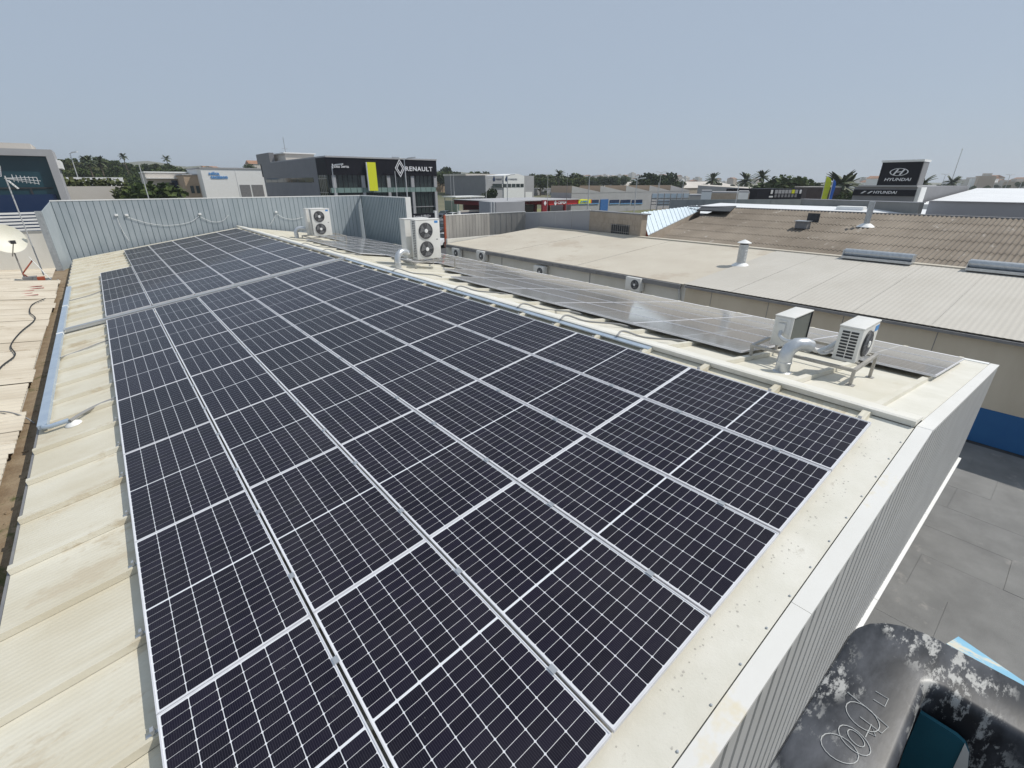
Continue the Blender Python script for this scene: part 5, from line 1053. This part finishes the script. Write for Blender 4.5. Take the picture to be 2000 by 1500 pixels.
def frond_mesh(seed, nf, L):
    rnd = random.Random(seed); b = MB()
    for k in range(nf):
        a = 2 * math.pi * k / nf + rnd.uniform(-.2, .2); el = rnd.uniform(-.35, 1.25); d = Vector((math.cos(a) * math.cos(el), math.sin(a) * math.cos(el), math.sin(el))); sd = d.cross(Vector((0, 0, 1))).normalized(); p = Vector(); prev = None
        for s_ in range(6):
            w = L * .16 * math.sin(math.pi * (s_ + .6) / 6.2); q = (p - sd * w - Vector((0, 0, w * .35)), p.copy(), p + sd * w - Vector((0, 0, w * .35)))
            if prev:
                i = len(b.v); b.v += [tuple(x) for x in prev + q]; b.f += [(i, i + 1, i + 4, i + 3), (i + 1, i + 2, i + 5, i + 4)]
            prev = q; p = p + d * (L / 5); d = (d - Vector((0, 0, .24))).normalized()
    me = bpy.data.meshes.new('crown'); me.from_pydata(b.v, [], b.f); me.update(); return me
PC = frond_mesh(3, 30, 2.3); PC.materials.append(M['palm']); PTK = MB().tube([(0, 0, 0), (.12, 0, 3), (.05, .05, 6)], [.24, .17, .15], 8).mesh('trunk'); PTK.materials.append(M['bark'])
def palm(label, pos, height, group=None, cs=1.0):
    t = thing('palm_tree', label, 'palm', pos, (0, 0, random.uniform(0, 6.28)), group); s_ = cs
    o = link('trunk', PTK, None, t); o.scale = (s_, s_, (height - 1.0 * s_) / 6); o = link('crown', PC, None, t, loc=(.05 * s_, .05 * s_, height - 1.0 * s_)); o.scale = (s_, s_, s_); return t
def on_hill(px, r): d = dirpx(px); return Vector((CAM.x + d.x * r, CAM.y + d.y * r, hz_(px, r) if r > 150 else GZ))
rt = random.Random(21)
def grove(px0, px1, r0, r1, h0, h1, n, label, group, kinds=(0, 1, 2, 4), wide=1.0):
    for k in range(n):
        px = px0 + (px1 - px0) * (k + rt.uniform(.1, .9)) / n; r = rt.uniform(r0, r1); p = on_hill(px, r); tree(label, p - Vector((0, 0, .3)), rt.uniform(h0, h1), rt.choice(kinds), group, wide)
grove(105, 330, 190, 235, 4.8, 7, 22, 'bushy tree in the wood on the left hillside', 'trees of the left wood')
grove(150, 430, 215, 245, 4, 6, 20, 'low tree halfway up the left hillside', 'trees halfway up the left hill')
grove(110, 520, 240, 300, 4.5, 7, 34, 'bushy tree along the crest of the left hillside', 'trees on the left crest')
grove(850, 955, 215, 260, 7, 9.5, 14, 'dark tree behind the logo warehouse', 'trees behind the logo warehouse', (1, 0))
grove(1040, 1135, 195, 270, 6.5, 9.5, 18, 'leafy tree on the bank right of the logo warehouse', 'trees on the middle bank')
grove(1135, 1330, 260, 330, 6, 9, 22, 'dark tree in the belt behind the saw tooth workshop', 'trees of the far belt', (1, 0, 4))
grove(1255, 1310, 200, 215, 9.5, 11.5, 5, 'tall dark tree behind the pale hipped hall', 'tall trees behind the hall', (1,))
grove(1340, 1480, 300, 360, 4.5, 7, 7, 'small tree beyond the pale hipped hall', 'trees beyond the hall', (1, 2))
grove(1790, 2040, 420, 560, 5, 8, 10, 'hazy tree in front of the far town', 'trees before the far town', (1, 0))
for (px, top, r, lab, cs) in ((184, 309, 205, 'palm rising over the left wood beside the lamp', 1.1), (206, 310, 215, 'second palm over the left wood', 1.1), (337, 306, 260, 'slim palm on the skyline left of the white workshop', .9), (255, 302, 240, 'narrow tall palm in the middle of the left wood', .8),
    (1092, 336, 200, 'ragged palm above the trees right of the logo warehouse', 1.2), (1392, 343, 220, 'palm behind the pale hipped hall', 1.6), (1456, 344, 190, 'broad palm beyond the grey annex', 1.6), (1487, 338, 165, 'tall slim palm left of the big round tree', 1.2), (1640, 346, 128, 'palm right of the blue feather flag', 1.7), (1653, 350, 132, 'lower palm beside the dealer roof', 1.6), (1800, 350, 150, 'palm behind the cube sign', 1.5), (1861, 349, 260, 'distant palm right of the cube sign', 1.6)):
    p = on_hill(px, r); h = topz(p, top) - p.z; palm(lab, p, max(h, 3), None, cs)
for (px, top, r, k, w, lab) in ((1519, 343, 150, 4, 1.5, 'big round dark tree above the dark shop'), (1545, 352, 155, 1, 1.2, 'lower dark tree right of the big round tree'), (1600, 352, 160, 1, 1.2, 'dark tree behind the yellow feather flag'), (1580, 360, 158, 0, 1.2, 'bushy tree left of the yellow feather flag'), (1660, 366, 120, 0, 1.0, 'green shrub tree at the left of the dealer band'),
    (288, 344, 92, 0, 1.55, 'round green bush tree behind the screen'), (270, 352, 96, 2, 1.3, 'olive bush beside the round green bush'), (955, 364, 128, 1, .9, 'small round street tree before the logo warehouse'), (941, 378, 200, 1, .8, 'little dark tree by the car port'), (492, 317, 240, 1, 1.0, 'dark tree right behind the white workshop'), (936, 330, 240, 3, .8, 'narrow conifer behind the logo warehouse')):
    p = on_hill(px, r); h = topz(p, top) - p.z; tree(lab, p - Vector((0, 0, .2)), max(h, 2.5), k, None, w)
# undergrowth: one uncountable mass over the wooded slopes
ub = MB(); ru = random.Random(8)
for k in range(15000):
    px = ru.choice((ru.uniform(90, 560), ru.uniform(90, 420), ru.uniform(830, 1340))); r = ru.uniform(165, 420) if px < 800 else ru.uniform(225, 420); p = on_hill(px, r) + Vector((0, 0, ru.uniform(.2, 2.6)))
    u = Vector((ru.gauss(0, 1), ru.gauss(0, 1), ru.gauss(0, 1))).normalized(); w = u.orthogonal().normalized() * ru.uniform(.5, 1.2); w2 = u.cross(w).normalized() * ru.uniform(.5, 1.1)
    ub.f.append(tuple(range(len(ub.v), len(ub.v) + 4))); ub.v += [tuple(p - w), tuple(p - w2), tuple(p + w), tuple(p + w2)]
o = ub.build('undergrowth', M['leaf3'], recalc=False); o['kind'] = 'stuff'; o['label'] = 'scrub covering the wooded slopes'
hg = thing('hedge', 'clipped green hedge on top of the pale field wall', 'hedge', (at_y(195, 360, 101).x, 101.2, GZ))
hx0, hx1 = at_y(130, 355, 101.2).x - 10, at_y(245, 355, 101.2).x; zt_ = topz((hx0, 101), 350); hb = MB(); 
for k in range(5000):
    p = Vector((ru.uniform(hx0, hx1), ru.uniform(101, 103), ru.uniform(GZ, zt_ + .25 * math.sin(k)))); u = Vector((ru.gauss(0, 1), ru.gauss(0, 1), ru.gauss(0, 1))).normalized(); w = u.orthogonal().normalized() * .3; w2 = u.cross(w).normalized() * .3
    hb.f.append(tuple(range(len(hb.v), len(hb.v) + 4))); hb.v += [tuple(p - w), tuple(p - w2), tuple(p + w), tuple(p + w2)]
hb.build('foliage', M['leaf3'], hg, world=True, recalc=False)
# far town
rh = random.Random(17)
def houses(px0, px1, r0, r1, n, label, group):
    for k in range(n):
        px = px0 + (px1 - px0) * (k + rh.random()) / n; r = rh.uniform(r0, r1); p = on_hill(px, r); w, d_, h = rh.uniform(8, 20), rh.uniform(8, 14), rh.uniform(6, 13)
        t = thing('house', label, 'house', p - Vector((0, 0, 1)), (0, 0, rh.uniform(0, 1.5)), group); MB().box(-w / 2, w / 2, -d_ / 2, d_ / 2, 0, h).build('wall', M[rh.choice(('house', 'house', 'white', 'house2'))], t)
        if rh.random() < .5: MB().prism([(-w / 2 - .4, -d_ / 2 - .4, h + .003), (-w / 2 - .4, d_ / 2 + .4, h + .003), (-w / 2 - .4, 0, h + 2.4)], (w + .8, 0, 0)).build('roof', M['tile'], t)
        else: MB().box(-w / 4, w / 4, -d_ / 4, d_ / 4, h + .002, h + 2.2).build('roof_hut', M['house'], t)
        for q in range(3):
            for lv in range(max(1, int(h / 3.2))): MB().box(-w / 2 + w * (q + .3) / 3, -w / 2 + w * (q + .62) / 3, -d_ / 2 - .06, -d_ / 2 - .002, 1.6 + lv * 3, 3.2 + lv * 3).build('window', M['glassdark'], t)
houses(1125, 1345, 900, 1500, 44, 'pale house of the hazy town on the middle hillside', 'houses of the middle town')
houses(1340, 1480, 900, 1400, 8, 'distant pale house beyond the hall roof', 'houses beyond the hall')
houses(1860, 2080, 560, 1000, 26, 'hazy house of the town at the right edge', 'houses of the right town')
houses(190, 520, 420, 620, 9, 'pale house scattered on the left hillside', 'houses on the left hill')
houses(1050, 1090, 420, 700, 5, 'pale house above the middle bank', 'houses above the bank')
houses(1640, 1720, 500, 800, 5, 'far house between the flags and the cube sign', 'houses behind the dealer')

# ------------------------------------------------------------------ lamps, masts, cars
def lamp(label, px, top, r, heads=1, rad=.09, pole_m='pole'):
    p = on_hill(px, r) if r > 150 else Vector((CAM.x + dirpx(px).x * r, CAM.y + dirpx(px).y * r, GZ)); h = topz(p, top) - p.z
    t = thing('street_lamp', label, 'street lamp', p); MB().tube([(0, 0, 0), (0, 0, h * .5), (0, 0, h)], [rad * 1.3, rad, rad * .7], 8).build('pole', M[pole_m], t, True)
    rg_ = Vector((RIGHT.x, RIGHT.y, 0)).normalized()
    for s_ in ((1,), (1, -1), ())[0 if heads == 1 else 1 if heads == 2 else 2]:
        MB().tube([(0, 0, h - .05), tuple(rg_ * s_ * .5 + Z_ * (h + .1))], .05, 6).build('arm', M[pole_m], t); q = rg_ * s_; sd = Vector((-q.y, q.x, 0)) * .16
        MB().prism([q * .45 + sd + Z_ * (h + .06), q * 1.35 + sd * .6 + Z_ * (h + .14), q * 1.35 - sd * .6 + Z_ * (h + .14), q * .45 - sd + Z_ * (h + .06)], (0, 0, .12)).build('lamp_head', M['white'], t)
    return t
for a in ((155, 299, 118, 1, 'tall lamp post in the field left of the wood'), (281, 319, 60, 0, 'white pole in front of the round green bush'), (463, 326, 110, 0, 'thin pole on the corner of the white workshop'), (652, 324, 64, 1, 'lamp post before the left end of the showroom'), (773, 334, 58, 0, 'bare white pole before the emblem of the showroom'), (793, 311, 60, 2, 'double headed lamp before the showroom lettering'),
    (880, 340, 118, 0, 'left of two thin poles at the side of the logo warehouse'), (886, 338, 121, 0, 'right of two thin poles at the side of the logo warehouse'), (949, 352, 118, 1, 'lamp by the small round street tree'), (991, 343, 90, 1, 'lamp in front of the white gabled front'), (1070, 345, 100, 0, 'white pole left of the fuel station lettering'), (1108, 338, 92, 0, 'thin dark pole above the fuel station'),
    (1151, 345, 80, 1, 'lamp at the yellow end sign of the fuel station'), (1244, 350, 82, 1, 'lamp before the saw tooth workshop'), (1289, 337, 140, 2, 'double headed lamp before the dark trees'), (1287, 356, 76, 0, 'thin pole left behind the hoarding'), (1335, 352, 78, 0, 'thin pole right behind the hoarding'), (1444, 360, 62, 0, 'thin pole standing on the concrete fence'), (1842, 341, 210, 2, 'double headed lamp right of the cube sign'), (1968, 342, 230, 2, 'double headed lamp above the far town'), (1996, 346, 240, 1, 'lamp at the right picture edge')):
    lamp(a[4], a[0], a[1], a[2], a[3], .05 if a[3] == 0 else .08, 'gutter' if 'dark' in a[4] and a[3] == 0 else 'pole')
p = on_hill(1858, 330); h = topz(p, 290) - p.z
t = thing('radio_mast', 'tall thin lattice mast above the town at the right', 'mast', p); MB().tube([(0, 0, 0), (0, 0, h)], [.22, .1], 6).build('pole', M['pole'], t); MB().tube([(-.9, 0, h - .2), (0, 0, h - 1.2), (.9, 0, h - .2)], .08, 5).build('yagi', M['pole'], t)
p = Vector((at_y(558, 300, 105).x, 105, 0)); zt_ = topz(p, 268)
t = thing('radio_mast', 'hair thin whip aerial on the showroom roof', 'mast', (p.x, 105, 7.0)); MB().tube([(0, 0, 0), (0, 0, zt_ - 7)], .04, 5).build('pole', M['gutter'], t); MB().tube([(-.5, 0, zt_ - 9), (.5, 0, zt_ - 9)], .03, 5).build('yagi', M['gutter'], t)
def car_mesh():
    prof = [(-2.1, .35), (-2.12, .75), (-1.9, .92), (-1.1, 1.0), (-.5, 1.45), (.75, 1.48), (1.55, 1.05), (2.05, .95), (2.12, .6), (2.1, .35)]
    b = MB(); ys = [(-.86, 1, 0), (-.80, 1, .02), (0, 1, .05), (.80, 1, .02), (.86, 1, 0)]
    for (y, s_, dz) in ys:
        for (x, z) in prof: tp = max(0, z - .95) * .28; b.v.append((x * s_, y - math.copysign(tp, y) if y else 0, z + (dz if z > .9 else 0)))
    n_ = len(prof)
    for k in range(len(ys) - 1):
        for j in range(n_ - 1): b.f.append((k * n_ + j, k * n_ + j + 1, (k + 1) * n_ + j + 1, (k + 1) * n_ + j))
        b.f.append((k * n_ + n_ - 1, k * n_, (k + 1) * n_, (k + 1) * n_ + n_ - 1))
    b.f.append(tuple(range(n_))); b.f.append(tuple((len(ys) - 1) * n_ + j for j in range(n_))); return b.mesh('body')
me_car = {}
def car(label, loc, rz, pm):
    t = thing('parked_car', label, 'car', loc, (0, 0, rz), 'cars parked by the showroom')
    if pm not in me_car: me_car[pm] = car_mesh(); me_car[pm].materials.append(M[pm])
    link('body', me_car[pm], None, t, True)
    for s_ in (-1, 1):
        MB().prism([(-.95, s_ * .855, 1.02), (-.48, s_ * .735, 1.40), (.7, s_ * .735, 1.42), (1.35, s_ * .85, 1.06)], (0, s_ * .012, 0)).build('side_window', M['glassdark'], t)
        for x in (-1.35, 1.35):
            w = MB().lathe((x, s_ * .87, .33), [(.33, -.1), (.33, .1)], 20, 'y').build('wheel', M['tyre'], t, True); MB().lathe((x, s_ * .87, .33), [(.2, -.108), (.2, .108)], 16, 'y').build('rim', M['rim'], w)
        MB().box(-2.13, -2.05, s_ * .7 - .14, s_ * .7 + .14, .66, .8).build('headlight', M['lamp_l'], t); MB().box(2.03, 2.125, s_ * .7 - .12, s_ * .7 + .12, .72, .9).build('tail_light', M['lamp_r'], t)
    MB().prism([(-1.06, -.66, 1.05), (-1.06, .66, 1.05), (-.53, .6, 1.46), (-.53, -.6, 1.46)], (-.03, 0, .03)).build('windscreen', M['glassdark'], t); MB().prism([(.82, -.6, 1.48), (.82, .6, 1.48), (1.5, .66, 1.12), (1.5, -.66, 1.12)], (.03, 0, .03)).build('rear_window', M['glassdark'], t); return t
for (px, py, rz, pm, lab) in ((869, 470, .4, 'car_w', 'white car with blue tinted glass nearest behind the fence end'), (866, 448, .5, 'car_d', 'dark car parked right of the showroom corner'), (874, 431, .5, 'car_s', 'silver car parked at the showroom corner'), (882, 424, .45, 'car_w', 'white car half hidden by the sheet fence top'), (868, 420, .5, 'car_d', 'dark car furthest along the showroom side'), (905, 396, 0, 'car_s', 'silver car under the white car port'), (920, 396, 0, 'car_d', 'dark car under the white car port')):
    q = at_z(px, py, GZ + .6); car(lab, (q.x, q.y, GZ - .016), rz, pm)
# low white sign wall on the verge beyond the fence
p, p2 = at_y(900, 414, 84), at_y(948, 414, 84)
t = thing('sign_wall', 'low cream sign wall with a dark strip beyond the sheet fence', 'sign', ((p.x + p2.x) / 2, 84, GZ)); zA, zB_ = topz(p, 419), topz(p, 411)
MB().box(p.x, p2.x, 84, 84.3, zA + (zB_ - zA) * .5, zB_).build('panel', M['house'], t, world=True); MB().box(p.x, p2.x, 84, 84.3, GZ, zA + (zB_ - zA) * .49).build('dark_strip', M['navy'], t, world=True)
for xx_ in (p.x - .6, p2.x + .05): MB().box(xx_, xx_ + .5, 83.9, 84.4, GZ, zB_ - .1).build('pillar', M['white'], t, world=True)
q = at_z(990, 416, -.0)
t = thing('grey_kiosk', 'plain grey box rising behind the bent part of the sheet fence', 'hut', (C_.x - 1.2, C_.y + 1.5, GZ)); zt_ = topz((C_.x, C_.y + 2), 395)
p, p2 = at_r(969, 405, 47), at_r(1025, 405, 49); P_ = Vector((p.x, p.y, 0)); d_ = p2 - p; d_.z = 0; nb_ = Vector((-d_.y, d_.x, 0)).normalized() * 3; zt_ = topz(p, 395)
MB().prism([P_ + Z_ * GZ, P_ + d_ + Z_ * GZ, P_ + d_ + Z_ * zt_, P_ + Z_ * zt_], nb_).build('wall', M['bigwall'], t, world=True)
for s_ in (-.6, -.25): MB().tube([P_ + d_.normalized() * s_ + Z_ * GZ - t.location, P_ + d_.normalized() * s_ + Z_ * zt_ - t.location], .1, 8).build('pipe', M['pole'], t, True)
# ------------------------------------------------------------------ air
hz_box = MB().box(-6500, 6500, -2500, 10500, GZ - 1.2, 90).build('haze', None); hz_box['kind'] = 'stuff'; hz_box['label'] = 'pale summer haze over the estate'
hm = bpy.data.materials.new('haze_air'); hm.use_nodes = True; hn = hm.node_tree; hn.nodes.remove(hn.nodes['Principled BSDF']); vv = hn.nodes.new('ShaderNodeVolumePrincipled')
vv.inputs['Color'].default_value = (.88, .94, 1.0, 1); vv.inputs['Density'].default_value = .0003; vv.inputs['Anisotropy'].default_value = .2; hn.links.new(vv.outputs[0], hn.nodes['Material Output'].inputs['Volume']); hz_box.data.materials.append(hm)
